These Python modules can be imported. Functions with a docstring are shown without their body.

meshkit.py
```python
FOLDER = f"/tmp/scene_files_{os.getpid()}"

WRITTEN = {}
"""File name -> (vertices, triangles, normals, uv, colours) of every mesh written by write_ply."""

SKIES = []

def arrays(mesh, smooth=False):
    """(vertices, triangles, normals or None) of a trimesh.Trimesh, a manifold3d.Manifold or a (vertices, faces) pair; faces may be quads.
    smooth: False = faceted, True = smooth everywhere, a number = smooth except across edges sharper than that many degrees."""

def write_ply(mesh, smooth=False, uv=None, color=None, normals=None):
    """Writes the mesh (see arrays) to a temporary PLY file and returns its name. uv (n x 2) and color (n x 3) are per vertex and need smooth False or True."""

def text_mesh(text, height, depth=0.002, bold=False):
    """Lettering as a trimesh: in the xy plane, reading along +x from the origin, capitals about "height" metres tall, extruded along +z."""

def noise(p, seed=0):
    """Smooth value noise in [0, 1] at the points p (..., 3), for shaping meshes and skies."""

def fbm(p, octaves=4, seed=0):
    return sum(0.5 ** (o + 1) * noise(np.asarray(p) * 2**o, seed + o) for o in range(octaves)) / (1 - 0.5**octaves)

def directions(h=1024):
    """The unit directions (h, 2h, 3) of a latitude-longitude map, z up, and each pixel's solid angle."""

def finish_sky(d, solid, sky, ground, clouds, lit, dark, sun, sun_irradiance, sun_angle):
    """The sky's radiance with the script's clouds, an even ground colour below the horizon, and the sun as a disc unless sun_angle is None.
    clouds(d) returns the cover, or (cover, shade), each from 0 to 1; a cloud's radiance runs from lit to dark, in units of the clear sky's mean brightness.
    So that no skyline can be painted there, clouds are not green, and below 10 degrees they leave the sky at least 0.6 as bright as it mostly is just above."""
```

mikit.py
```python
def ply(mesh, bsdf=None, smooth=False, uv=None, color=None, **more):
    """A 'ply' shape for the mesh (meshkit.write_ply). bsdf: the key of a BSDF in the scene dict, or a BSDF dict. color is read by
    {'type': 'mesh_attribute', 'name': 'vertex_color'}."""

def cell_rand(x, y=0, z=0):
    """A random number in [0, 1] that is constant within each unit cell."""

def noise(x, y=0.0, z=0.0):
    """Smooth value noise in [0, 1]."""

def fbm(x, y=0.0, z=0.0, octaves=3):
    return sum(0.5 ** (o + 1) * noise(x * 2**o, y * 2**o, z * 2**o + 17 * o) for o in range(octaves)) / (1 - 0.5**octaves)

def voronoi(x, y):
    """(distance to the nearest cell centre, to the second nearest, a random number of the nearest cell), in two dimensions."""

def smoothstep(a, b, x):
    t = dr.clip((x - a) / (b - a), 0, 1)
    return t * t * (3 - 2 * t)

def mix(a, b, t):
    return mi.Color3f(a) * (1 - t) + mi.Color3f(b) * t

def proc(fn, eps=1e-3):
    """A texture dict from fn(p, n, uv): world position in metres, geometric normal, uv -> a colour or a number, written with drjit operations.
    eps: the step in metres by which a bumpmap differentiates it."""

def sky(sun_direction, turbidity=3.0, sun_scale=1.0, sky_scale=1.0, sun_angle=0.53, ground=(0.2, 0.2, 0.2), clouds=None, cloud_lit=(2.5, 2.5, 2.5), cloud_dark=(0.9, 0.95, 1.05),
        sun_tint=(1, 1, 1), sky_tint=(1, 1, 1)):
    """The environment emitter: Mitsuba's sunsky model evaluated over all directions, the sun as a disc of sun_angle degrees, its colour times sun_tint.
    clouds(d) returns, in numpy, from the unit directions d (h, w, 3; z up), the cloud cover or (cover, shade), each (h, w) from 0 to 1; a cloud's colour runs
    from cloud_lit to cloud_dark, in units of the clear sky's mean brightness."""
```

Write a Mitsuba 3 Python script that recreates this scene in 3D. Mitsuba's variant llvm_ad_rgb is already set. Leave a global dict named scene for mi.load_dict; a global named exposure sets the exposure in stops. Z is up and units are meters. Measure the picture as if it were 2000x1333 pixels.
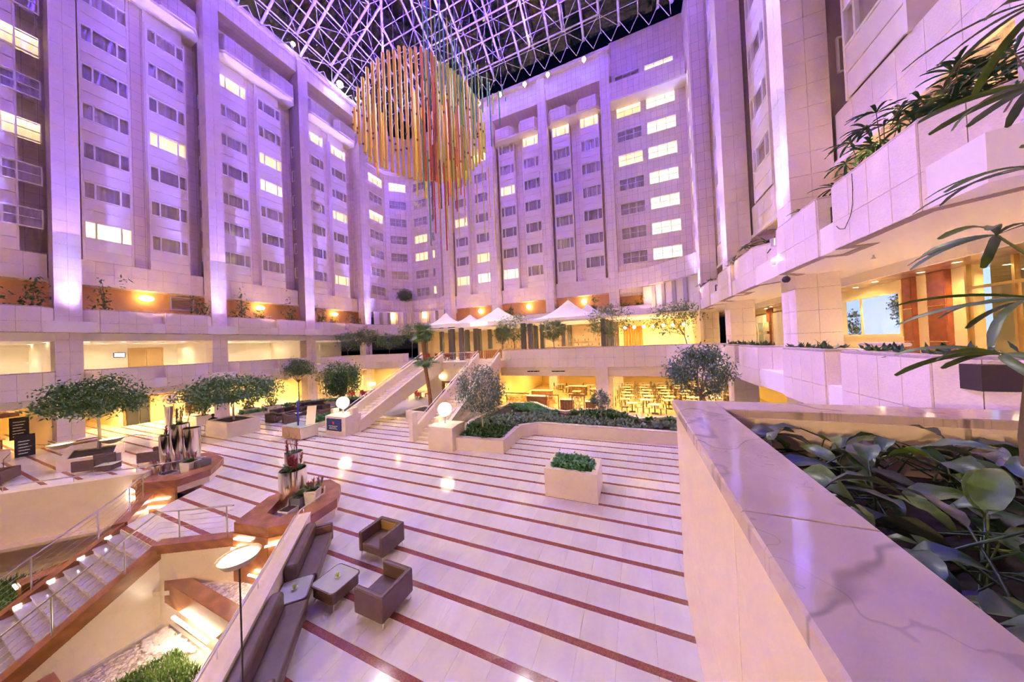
import math, random
import numpy as np
import trimesh, manifold3d
import drjit as dr
import mitsuba as mi
import mikit, meshkit
from mikit import proc, noise, fbm, voronoi, cell_rand, smoothstep, mix

T = mi.ScalarTransform4f
rng = random.Random(7)
nrg = np.random.default_rng(7)
scene, labels = {}, {}
exposure = 6.0
KL = 2.0 ** -exposure                       # all lights are scaled down by what the exposure lifts
EYE = 6.12                                   # camera height above the lobby floor
# ---------------------------------------------------------------- camera
_R = np.array([[0.9194639, -0.0435215, -0.3907584], [0.3909036, -0.0054752, 0.9204154], [-0.0421973, -0.9990375, 0.0119784]])
_m = np.eye(4); _m[:3, 0] = -_R[:, 0]; _m[:3, 1] = -_R[:, 1]; _m[:3, 2] = _R[:, 2]; _m[:3, 3] = [0, 0, EYE]
scene['camera'] = {'type': 'perspective', 'fov': math.degrees(2 * math.atan(1000 / 561.69)), 'fov_axis': 'x', 'near_clip': 0.05, 'far_clip': 2000.0,
                   'principal_point_offset_x': 0.0, 'principal_point_offset_y': 0.0, 'to_world': T(_m)}
# ---------------------------------------------------------------- sky: blue dusk over the glass roof
scene['sky'] = mikit.sky((-0.9, 0.3, 0.06), turbidity=4.0, sun_scale=0.0, sky_scale=0.35 * KL, sky_tint=(0.15, 0.22, 1.0), ground=(0.1, 0.1, 0.12))
scene['sky']['sampling_weight'] = 1.5

def spot(key, origin, target, color, power, cutoff=40, beam=None, w=1.0):
    o, t = np.array(origin, float), np.array(target, float)
    up = [0, 0, 1] if abs((t - o)[2]) < 0.95 * np.linalg.norm(t - o) else [0, 1, 0]
    scene[key] = {'type': 'spot', 'sampling_weight': float(w), 'to_world': T().look_at(origin=o.tolist(), target=t.tolist(), up=up), 'cutoff_angle': float(cutoff), 'beam_width': float(beam if beam is not None else cutoff * 0.55),
                  'intensity': {'type': 'rgb', 'value': [float(c * power * KL) for c in color]}}
VIOLET, WHITE, WARM, BLUE = (0.15, 0.065, 1.0), (1.0, 0.93, 0.98), (1.0, 0.60, 0.26), (0.20, 0.14, 1.0)
MAUVE, LILAC_C = (0.95, 0.50, 0.80), (0.40, 0.22, 1.0)
# floodlights on the ledge under the glass roof: white ones look down into the hall, violet ones up into the roof frame
FLOOD_LEFT = [(-36.9, 6.6, 43.9), (-36.9, 14.8, 43.9), (-36.9, 22.2, 43.9), (-36.9, 28.3, 43.9), (-36.9, 31.0, 43.9)]
FLOOD_BACK = [(-19.0, 36.4, 40.9), (-15.6, 36.4, 40.9), (-12.0, 36.4, 40.9), (-8.8, 36.4, 40.9), (-4.2, 36.4, 40.9)]
for _i, _p in enumerate(FLOOD_LEFT):
    spot(f'spot_flood_{_i}', (_p[0] + .45, _p[1], _p[2] - .1), (-10, _p[1] * .45 + 5, 0), WHITE, 410, 36, 22, 4)
for _i, _p in enumerate(FLOOD_BACK):
    spot(f'spot_floodb_{_i}', (_p[0], _p[1] - .45, _p[2] - .1), (_p[0] * .8 - 3, 9, 0), WHITE, 370, 36, 22, 4)
# violet projectors up into the roof frame
for _i, _y in enumerate((2, 11, 20, 29)):
    spot(f'spot_violet_{_i}', (-35.6, _y, 42.4), (-15.6, _y + 1, 53), VIOLET, 13000, 30, 22, 2)
for _i, _x in enumerate((-30, -20, -10, 0)):
    spot(f'spot_violetb_{_i}', (_x, 35.0, 41.4), (_x - 1, 15, 52), VIOLET, 13000, 30, 22, 2)
for _i, _y in enumerate((4, 16, 28)):
    spot(f'spot_violetr_{_i}', (4.2, _y, 42.4), (-16, _y + 1, 53), VIOLET, 13000, 30, 22, 2)
# mauve washes from the ledges onto the walls opposite
for _i, (_o, _t, _k) in enumerate((((4.6, 6, 43.2), (-38, 10, 27), 1.0), ((4.6, 20, 43.2), (-38, 24, 27), 1.0), ((-36.2, 6, 43.2), (-4, 38, 27), 1.0), ((-16, -12, 43.2), (-16, 38, 25), 1.3), ((-36.2, 24, 43.2), (6, 22, 26), .8), ((-36.2, 12, 43.2), (6, 14, 22), .8))):
    spot(f'spot_wash_{_i}', _o, _t, MAUVE, 250 * _k, 52, 30, 5)
# lilac projectors on the left wall ledge that light the balconies opposite
for _i, (_y, _ty) in enumerate(((9.5, 10.5), (19.0, 19.5))):
    spot(f'spot_lilac_{_i}', (-36.3, _y, 42.8), (5.1, _ty, 6.6), LILAC_C, 7500, 9.5, 6, 4)
# warm floodlights under the balcony ceilings of the wall behind the camera
for _i, (_x, _t) in enumerate(((-4.5, -1), (-11, -6), (-18, -14), (-26, -24), (-33, -30))):
    spot(f'spot_near_{_i}', (_x, -11.2, 8.0), (_t, 9, .5), (1.0, 0.66, 0.34), 270, 42, 26, 2)
spot('spot_near_up', (-12, -10.6, 11), (-10, 20, 24), (1.0, 0.62, 0.36), 270 * .25, 60, 40, 2); spot('spot_near_r', (-8, -10.6, 11), (6, 14, 14), (1.0, 0.62, 0.32), 270 * .6, 34, 20, 2)
# warm uplights hidden in the planters of the second level
for _i, _y in enumerate((1.5, 10.5, 19.0, 27.5)):
    spot(f'spot_warm_{_i}', (-36.0, _y, 9.3), (-38.2, _y, 24), WARM, 55, 62, 30)
for _i, _x in enumerate((-22, -14, -5.5, 1.5)):
    spot(f'spot_warmb_{_i}', (_x, 35.4, 9.3), (_x, 37.8, 24), WARM, 55, 62, 30)
for _i, _y in enumerate((10.6, 19.0, 27.0)):
    spot(f'spot_warmr_{_i}', (4.9, _y, 9.3) if _i else (6.2, _y - .2, 9.7), (7.0, _y, 22), WARM, 55 * .6, 62, 30)

# ---------------------------------------------------------------- naming
_count = {}
def nm(name):
    k = _count.get(name, -1) + 1
    _count[name] = k
    return name if k == 0 else f'{name}_{k:03d}'
def lab(key, label=None, cat=None, group=None, kind=None):
    d = {k: v for k, v in (('label', label), ('category', cat), ('group', group), ('kind', kind)) if v}
    if d: labels[key] = d
    return key
def thing(name, label, cat, group=None):
    return lab(nm(name), label, cat, group)
def part(parent, name, mesh, bsdf, smooth=False, label=None, kind=None, **more):
    key = nm(parent + '__' + name)
    scene[key] = mikit.ply(mesh, bsdf, smooth, **more)
    lab(key, label, kind=kind)
    return key
def solo(name, mesh, bsdf, label, cat, group=None, smooth=False, kind=None, **more):
    key = nm(name); scene[key] = mikit.ply(mesh, bsdf, smooth, **more)
    return lab(key, label, cat, group, kind)
def struct(name, mesh, bsdf, label=None, smooth=False, **more):
    key = nm(name); scene[key] = mikit.ply(mesh, bsdf, smooth, **more)
    return lab(key, label, None, None, 'structure')
def shell(name, label=None):
    return lab(nm(name), label, None, None, 'structure')
_protos = {}
def proto(gid, **parts):
    """a shape group: part name (two underscores for a sub-part) = (mesh, bsdf[, smooth[, more]])"""
    g = {'type': 'shapegroup'}
    for k, v in parts.items():
        g[k] = mikit.ply(v[0], v[1], v[2] if len(v) > 2 else False, **(v[3] if len(v) > 3 else {}))
    _protos['proto_' + gid] = g
    return 'proto_' + gid
def inst(name, gid, M, label=None, cat=None, group=None, kind=None, parent=None):
    key = nm(f'{parent}__{name}' if parent else name)
    if gid not in scene: scene[gid] = _protos[gid]
    scene[key] = {'type': 'instance', 'to_world': T(np.asarray(M, float)), 'group': {'type': 'ref', 'id': gid}}
    return lab(key, label, cat, group, kind)
# ---------------------------------------------------------------- meshes as (vertices, triangles)
_BF = np.array([[0, 2, 1], [0, 3, 2], [4, 5, 6], [4, 6, 7], [0, 1, 5], [0, 5, 4], [1, 2, 6], [1, 6, 5], [2, 3, 7], [2, 7, 6], [3, 0, 4], [3, 4, 7]])
def box(x0, x1, y0, y1, z0, z1):
    x0, x1 = min(x0, x1), max(x0, x1); y0, y1 = min(y0, y1), max(y0, y1); z0, z1 = min(z0, z1), max(z0, z1)
    return np.array([[x0, y0, z0], [x1, y0, z0], [x1, y1, z0], [x0, y1, z0], [x0, y0, z1], [x1, y0, z1], [x1, y1, z1], [x0, y1, z1]], float), _BF
def arr(m):
    if hasattr(m, 'to_mesh'):
        k = m.to_mesh(); return np.array(k.vert_properties[:, :3], float), np.array(k.tri_verts, int)
    if hasattr(m, 'vertices'): return np.array(m.vertices, float), np.array(m.faces, int)
    v, f = np.asarray(m[0], float), np.asarray(m[1], int)
    return (v, np.vstack([f[:, [0, 1, 2]], f[:, [0, 2, 3]]])) if f.shape[1] == 4 else (v, f)
def cat(*ms):
    V, F, n = [], [], 0
    for m in ms:
        v, f = arr(m); V.append(v); F.append(f + n); n += len(v)
    return np.vstack(V), np.vstack(F)
def xf(m, M):
    v, f = arr(m); M = np.asarray(M, float)
    v = v @ M[:3, :3].T + M[:3, 3]
    return (v, f[:, ::-1] if np.linalg.det(M[:3, :3]) < 0 else f)
def tr(x=0, y=0, z=0, rz=0, s=1.0, rx=0, ry=0):
    c, n = math.cos(rz), math.sin(rz)
    M = np.eye(4); M[:3, :3] = [[c, -n, 0], [n, c, 0], [0, 0, 1]]
    if rx: M[:3, :3] = M[:3, :3] @ np.array([[1, 0, 0], [0, math.cos(rx), -math.sin(rx)], [0, math.sin(rx), math.cos(rx)]])
    if ry: M[:3, :3] = M[:3, :3] @ np.array([[math.cos(ry), 0, math.sin(ry)], [0, 1, 0], [-math.sin(ry), 0, math.cos(ry)]])
    M[:3, :3] = M[:3, :3] * (np.array(s, float) if np.ndim(s) else s)
    M[:3, 3] = [x, y, z]
    return M
def hull(pts): return arr(manifold3d.Manifold.hull_points(np.asarray(pts, np.float32)))
def cbox(x0, x1, y0, y1, z0, z1, c=0.01):
    """a box with its edges cut at 45 degrees"""
    P = []
    for x, sx in ((x0, 1), (x1, -1)):
        for y, sy in ((y0, 1), (y1, -1)):
            for z, sz in ((z0, 1), (z1, -1)):
                P += [[x, y + sy * c, z + sz * c], [x + sx * c, y, z + sz * c], [x + sx * c, y + sy * c, z]]
    return hull(P)
def rbox(x0, x1, y0, y1, z0, z1, r=0.04, seg=16):
    """a box with round edges"""
    s = manifold3d.Manifold.sphere(r, seg); bs = []
    for x in (x0 + r, x1 - r):
        for y in (y0 + r, y1 - r):
            for z in (z0 + r, z1 - r): bs.append(s.translate([x, y, z]))
    return arr(manifold3d.Manifold.batch_hull(bs))
def tube(path, r, sides=8, caps=True):
    p = np.asarray(path, float); n = len(p)
    r = np.broadcast_to(r, (n,)).astype(float)
    t = np.gradient(p, axis=0); t /= np.linalg.norm(t, axis=1, keepdims=True) + 1e-12
    a = np.cross(t[0], [0, 0, 1] if abs(t[0][2]) < .9 else [1, 0, 0]); a /= np.linalg.norm(a)
    ang = np.arange(sides) * 2 * np.pi / sides
    V = []
    for i in range(n):
        a = a - t[i] * (a @ t[i]); a /= np.linalg.norm(a) + 1e-12
        b = np.cross(t[i], a)
        V.append(p[i] + r[i] * (np.cos(ang)[:, None] * a + np.sin(ang)[:, None] * b))
    F = []
    for i in range(n - 1):
        for j in range(sides):
            k = (j + 1) % sides
            q = [i * sides + j, i * sides + k, (i + 1) * sides + k, (i + 1) * sides + j]
            F += [[q[0], q[1], q[2]], [q[0], q[2], q[3]]]
    V = np.vstack(V)
    if caps:
        c0, c1 = len(V), len(V) + 1
        V = np.vstack([V, p[:1], p[-1:]])
        for j in range(sides):
            k = (j + 1) % sides
            F += [[c0, k, j], [c1, (n - 1) * sides + j, (n - 1) * sides + k]]
    return V, np.array(F)
def lathe(prof, seg=24, cx=0, cy=0):
    """profile of (radius, z) from bottom to top; closed at the axis where the radius is 0"""
    pr = np.asarray(prof, float); n = len(pr); ang = np.arange(seg) * 2 * np.pi / seg
    V = np.stack([np.stack([cx + r * np.cos(ang), cy + r * np.sin(ang), np.full(seg, z)], 1) for r, z in pr]).reshape(-1, 3)
    F = []
    for i in range(n - 1):
        for j in range(seg):
            k = (j + 1) % seg
            a, b, c, d = i * seg + j, i * seg + k, (i + 1) * seg + k, (i + 1) * seg + j
            if pr[i, 0] > 1e-9: F.append([a, b, c])
            if pr[i + 1, 0] > 1e-9: F.append([a, c, d])
    return V, np.array(F)
def prism(poly, z0, z1):
    """a polygon in xy pulled from z0 to z1"""
    from shapely.geometry import Polygon
    p = poly if hasattr(poly, 'exterior') else Polygon(poly)
    m = trimesh.creation.extrude_polygon(p, z1 - z0, engine='earcut')
    v, f = arr(m); v[:, 2] += z0
    return v, f
def quad(a, b, c, d): return np.array([a, b, c, d], float), np.array([[0, 1, 2], [0, 2, 3]])
def ball(r, c=(0, 0, 0), sub=2):
    m = trimesh.creation.icosphere(subdivisions=sub, radius=r); v, f = arr(m); return v + np.array(c), f
def strip_wall(pts, z0, z1, t):
    """a vertical wall of thickness t along an open polyline in xy (thickness to the right-hand side of the walk)"""
    from shapely.geometry import Polygon
    p = np.asarray(pts, float); off = []
    for i in range(len(p)):
        ds = []
        if i: ds.append(p[i] - p[i - 1])
        if i < len(p) - 1: ds.append(p[i + 1] - p[i])
        ns = [np.array([d[1], -d[0]]) / np.linalg.norm(d) for d in ds]
        n = sum(ns); n = n / np.linalg.norm(n); n = n / max(.3, n @ ns[0])
        off.append(p[i] + n * t)
    return prism(Polygon(np.vstack([p, off[::-1]])).buffer(0), z0, z1)
# ---------------------------------------------------------------- materials
def rgb(*c): return {'type': 'rgb', 'value': [float(x) for x in (c if len(c) > 1 else c[0])]}
def mat(key, color, rough=0.5, spec=0.5, metal=0.0, bump=None, **more):
    b = {'type': 'principled', 'base_color': color if isinstance(color, dict) else rgb(*color), 'roughness': rough, 'specular': spec, 'metallic': metal, **more}
    if bump: b = {'type': 'bumpmap', 'arbitrary': bump[0], 'scale': bump[1], 'bsdf': b}
    scene[key] = {'type': 'twosided', 'bsdf': b} if not more.get('spec_trans') else b
    return key
def down_spots(key, pts, color, power, cutoff=78, beam=50, w=1.0):
    """the light that a few of the recessed lamps throw down"""
    for i, (x, y, z) in enumerate(pts): spot(f'spot_{key}_{i}', (x, y, z - .04), (x, y, z - 2), color, power, cutoff, beam, w)
def glow(c, p=1.0, w=0.15): return {'emitter': {'type': 'area', 'sampling_weight': w, 'radiance': rgb([x * p * KL for x in c])}}

def _stone(p, n, uv):
    a = fbm(p.x * 1.1, p.y * 1.1, p.z * 1.1, 3)
    g = noise(p.x * 37, p.y * 37, p.z * 37)
    return mix((0.74, 0.64, 0.575), (0.82, 0.73, 0.665), a) * (0.93 + 0.14 * g)
mat('stone', proc(_stone), 0.42, 0.4)
def _stone_warm(p, n, uv):
    a = fbm(p.x * 2.1, p.y * 2.1, p.z * 2.1, 3)
    v = smoothstep(.47, .5, noise(p.x * 5 + 3 * a, p.y * 5, p.z * 3)) * smoothstep(.53, .5, noise(p.x * 5 + 3 * a, p.y * 5, p.z * 3))
    return mix((0.74, 0.63, 0.50), (0.82, 0.72, 0.59), a) * (1 - .05 * v)
mat('stone_warm', proc(_stone_warm), 0.22, 0.5)
mat('joint', (0.33, 0.27, 0.25), 0.9)
mat('plaster', (0.80, 0.74, 0.66), 0.8)
mat('cream_wall', (0.84, 0.78, 0.66), 0.7)
mat('panel_paint', (0.80, 0.72, 0.68), 0.5)
mat('white_frame', (0.82, 0.80, 0.78), 0.4)
mat('orange_wall', (0.72, 0.42, 0.20), 0.8)
mat('yellow_wall', (0.86, 0.72, 0.36), 0.6)
mat('room_dark', (0.42, 0.37, 0.34), 0.8)
def _curtain(p, n, uv):
    s = p.x * 1.3 + p.y * 1.3
    return mix((0.46, 0.41, 0.36), (0.60, 0.54, 0.47), noise(s * 6, 0, 0))
mat('curtain_dark', proc(_curtain), 0.9)
mat('curtain_lit', (0.85, 0.74, 0.5), 0.9)
scene['pane'] = {'type': 'thindielectric', 'int_ior': 1.6}
mat('ceiling_white', (0.82, 0.78, 0.70), 0.7)
mat('black', (0.02, 0.02, 0.022), 0.5)
mat('steel', (0.78, 0.76, 0.74), 0.22, metal=1.0)
mat('chrome', (0.86, 0.84, 0.82), 0.07, metal=1.0)
mat('truss_paint', (0.78, 0.78, 0.82), 0.5)
# ================================================================ the three tall facades
TILE = proto('tile', face=(box(0, 1, -1, 0, 0, 1), 'stone'))           # unit slab: width along x, thickness behind y = 0, height along z
TILEW = proto('tile_warm', face=(box(0, 1, -1, 0, 0, 1), 'stone_warm'))
def face_M(P0, P1, z0, z1, side, t):
    """matrix that lays the unit slab on the upright face from P0 to P1; side = +1: the face looks to the right-hand side of the walk P0 -> P1"""
    P0, P1 = np.array(P0, float), np.array(P1, float); d = P1 - P0
    n = np.array([d[1], -d[0]]) / np.linalg.norm(d) * side
    M = np.eye(4); M[:3, 0] = [d[0], d[1], 0]; M[:3, 1] = [n[0] * t, n[1] * t, 0]; M[:3, 2] = [0, 0, z1 - z0]; M[:3, 3] = [P0[0], P0[1], z0]
    return M
def tile_face(parent, P0, P1, z0, z1, cols, rows, side=1, t=0.03, gap=0.012, off=0.03, name='tile', proto_id=None):
    """an upright face clad in slabs with recessed joints; rows = number or the list of joint heights"""
    P0, P1 = np.array(P0, float), np.array(P1, float); d = P1 - P0; L = np.linalg.norm(d)
    n = np.array([d[1], -d[0]]) / L * side
    zs = np.linspace(z0, z1, rows + 1) if isinstance(rows, int) else [z0, *rows, z1]
    for c in range(cols):
        for r in range(len(zs) - 1):
            a, b = P0 + d * (c / cols + gap / 2 / L), P0 + d * ((c + 1) / cols - gap / 2 / L)
            inst(name, proto_id or TILE, face_M(a + n * off, b + n * off, zs[r] + gap / 2, zs[r + 1] - gap / 2, side, t), parent=parent)

def grid_stone(key, du, dz, z_off=0.0, u_off=0.0, base=(0.78, 0.68, 0.615)):
    """stone facing too far away to pick its slabs apart: the joints are thin dark lines"""
    def fn(p, n, uv):
        u = dr.select(dr.abs(n.x) > 0.6, p.y, p.x) + u_off
        fu, fz = u / du, (p.z + z_off) / dz
        e = dr.minimum(dr.abs(fu - dr.round(fu)) * du, dr.abs(fz - dr.round(fz)) * dz)
        tone = 0.95 + 0.09 * cell_rand(dr.floor(fu), dr.floor(fz))
        return mi.Color3f(*base) * tone * dr.select(e < 0.014, 0.62, 1.0)
    return mat(key, proc(fn), 0.45, 0.4)
grid_stone('stone_far', 0.6, 0.85)

# ---- windows: white frame, three panes, a curtain (or a lit room) behind
def window_parts(widths, h, depth, back, rows=1, strip=None, lit=None, bar=0.09):
    W = sum(widths) + bar * (len(widths) + 1); P = {}; fr = [box(0, W, -.06, .06, 0, bar), box(0, W, -.06, .06, h - bar, h)]
    x = 0; k = 0; pz = [bar + (h - 2 * bar) * i / rows for i in range(rows + 1)]
    for i, w in enumerate([0] + list(widths)):
        if i:
            for r in range(rows):
                m = box(x, x + w, -.012, -.004, pz[r] + (.02 if r else 0), pz[r + 1] - (.02 if r < rows - 1 else 0))
                m = quad([x, 0, pz[r]], [x + w, 0, pz[r]], [x + w, 0, pz[r + 1]], [x, 0, pz[r + 1]])
                P['pane' + (f'_{k:03d}' if k else '')] = (m, 'pane'); k += 1
            x += w
        fr.append(box(x, x + bar, -.06, .06, bar, h - bar)); x += bar
    for r in range(1, rows): fr.append(box(bar, W - bar, -.03, .03, pz[r] - .025, pz[r] + .025))
    P['frame'] = (cat(*fr), 'white_frame')
    n = int(W / .09); xs = np.linspace(0.01, W - .01, n); ys = -depth + .035 * np.sin(xs * 21)
    v = np.vstack([np.stack([xs, ys, np.full(n, .02)], 1), np.stack([xs, ys, np.full(n, h - .02)], 1)])
    f = np.array([[i, i + n, i + n + 1] for i in range(n - 1)] + [[i, i + n + 1, i + 1] for i in range(n - 1)])   # faces +y
    P['curtain'] = ((v, f), back, True, lit or {})
    if strip: P['light_strip'] = (box(.08, W - .08, -.2, -.12, h - .2, h - .13), 'black', False, strip)
    return W, P
LIT1, LIT2, LIT3 = glow((1.0, .74, .34), 1.15), glow((1.0, .80, .46), 2.0), glow((0.92, 1.0, 0.62), 1.35)
STRIP = glow((1.0, .80, .45), 9.0, .6)
WIN = {}
for kind, back, kw in (('dark', 'room_dark', {}), ('curtain', 'curtain_dark', {}), ('lit', 'curtain_lit', {'lit': LIT1}), ('bright', 'curtain_lit', {'lit': LIT2}), ('strip', 'curtain_lit', {'lit': glow((1., .72, .36), .75), 'strip': STRIP})):
    for hh in (1.38, 1.47):
        WIN[kind, hh] = proto(f'window_{kind}_{int(hh * 100)}', **window_parts((.44, 1.14, .44), hh, .30, back, **kw)[1])
        WIN[kind + '6', hh] = proto(f'window6_{kind}_{int(hh * 100)}', **window_parts((.86, .86, .86), hh, .28, back, rows=2, bar=.06, **kw)[1])
WIN['green6', 1.47] = proto('window6_green', **window_parts((.95, .95, .95), 1.47, .28, 'curtain_lit', rows=2, bar=.06, lit=LIT3)[1])
WIN['narrow', 1.47] = proto('window_narrow', **window_parts((.5,), 1.35, .15, 'room_dark', bar=.06)[1])
WIN['narrow_lit', 1.47] = proto('window_narrow_lit', **window_parts((.5,), 1.35, .15, 'curtain_lit', bar=.06, lit=LIT1)[1])
PANEL = proto('spandrel', face=(cbox(0, 1, -.05, 0, 0, 1, .012), 'panel_paint'))
FLOOR_WORD = ['lowest', 'second', 'third', 'fourth', 'fifth', 'sixth', 'topmost', 'attic']
BAY_WORD = ['first', 'second', 'third', 'fourth', 'fifth']
KIND_WORD = {'dark': 'dark three-pane', 'curtain': 'curtained three-pane', 'lit': 'softly lit three-pane', 'bright': 'brightly lit three-pane', 'strip': 'strip-lit three-pane',
             'dark6': 'dark six-pane', 'curtain6': 'curtained six-pane', 'lit6': 'softly lit six-pane', 'bright6': 'brightly lit six-pane', 'strip6': 'strip-lit six-pane', 'green6': 'greenish lit six-pane', 'narrow': 'narrow dark', 'narrow_lit': 'narrow lit'}
WALL_WORD = {'left': 'wall behind the lobby trees', 'back': 'wall above the canopies', 'right': 'wall above the plant balconies'}

class Wall:
    def __init__(s, side, F, sill, pitch, h, seed):
        s.side, s.F, s.sill, s.pitch, s.h = side, F, sill, pitch, h
        s.r = random.Random(seed); s.key = None; s.sd = 1 if np.linalg.det(F[:3, :3]) < 0 else -1
    def xy(s, u, w):
        p = s.F @ np.array([u, w, 0, 1.0]); return p[:2]
    def mesh(s, m): return xf(m, s.F)
    def put_window(s, u, w, row, kind, col, gid=None, z=None):
        M = s.F @ tr(u, w, (s.sill + row * s.pitch) if z is None else z)
        inst('window', gid or WIN[kind, s.h], M, f'{KIND_WORD[kind]} window, {FLOOR_WORD[row]} row, {col} of the {WALL_WORD[s.side]}', kind='structure')

WALLS = {
    'left': Wall('left', np.array([[0, 1, 0, -37.5], [1, 0, 0, 0], [0, 0, 1, 0], [0, 0, 0, 1.0]]), 15.8, 3.13, 1.38, 1),
    'back': Wall('back', np.array([[1, 0, 0, 0], [0, -1, 0, 37.0], [0, 0, 1, 0], [0, 0, 0, 1.0]]), 15.58, 3.05, 1.47, 2),
    'right': Wall('right', np.array([[0, -1, 0, 5.8], [1, 0, 0, 0], [0, 0, 1, 0], [0, 0, 0, 1.0]]), 15.8, 3.1, 1.38, 3)}
# pilasters: lower and upper edge along the wall
PIL = {'left': [(-2.28, -1.13), (6.05, 7.2), (14.27, 15.42), (22.95, 24.1), (31.5, 32.7)],
       'back': [(-26.8, -25.6), (-18.7, -17.5), (-10.65, -9.45), (-2.6, -1.4)],
       'right': [(-2.0, -.8), (6.3, 7.45), (14.5, 15.65), (22.7, 23.9), (31.0, 32.2)]}
STACK = {'left': (.33, 3.72), 'back': (.32, 4.05), 'right': (.55, 3.85)}
# which window is how: (bay, column, row) -> kind
LITW = {('left', 1, 0, 0): 'bright', ('left', 1, 1, 3): 'lit', ('left', 2, 0, 6): 'strip', ('left', 2, 1, 3): 'bright', ('left', 2, 1, 4): 'lit', ('left', 3, 0, 6): 'strip', ('left', 3, 1, 6): 'strip', ('left', 3, 1, 3): 'lit',
        ('left', 3, 1, 0): 'lit', ('back', 0, 0, 0): 'lit', ('back', 0, 0, 3): 'lit', ('back', 0, 1, 0): 'bright', ('back', 0, 1, 1): 'lit', ('back', 0, 0, 6): 'strip', ('back', 0, 1, 6): 'strip', ('back', 1, 0, 0): 'bright', ('back', 1, 0, 4): 'lit', ('back', 1, 1, 6): 'strip',
        ('back', 2, 0, 6): 'strip', ('back', 2, 1, 6): 'strip', ('right', 3, 0, 4): 'lit', ('right', 2, 0, 2): 'bright'}
TOPS = {'left': (37.6, 39.5, 41.7, 43.9), 'back': (35.2, 36.9, 38.5, 42.0), 'right': (37.6, 39.5, 41.7, 43.9)}

def parapet_line(w, lo, hi, front, notch, inner=0.0):
    """the plan of one bay's two bows with the notch between them, as (u, w)"""
    L = hi - lo; a, b = .6, (L - .75) / 2
    return [(lo, -.1 + inner), (lo + a, front), (lo + b, front), (lo + b, front - notch), (hi - b, front - notch), (hi - b, front), (hi - a, front), (hi, -.1 + inner)]

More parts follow.
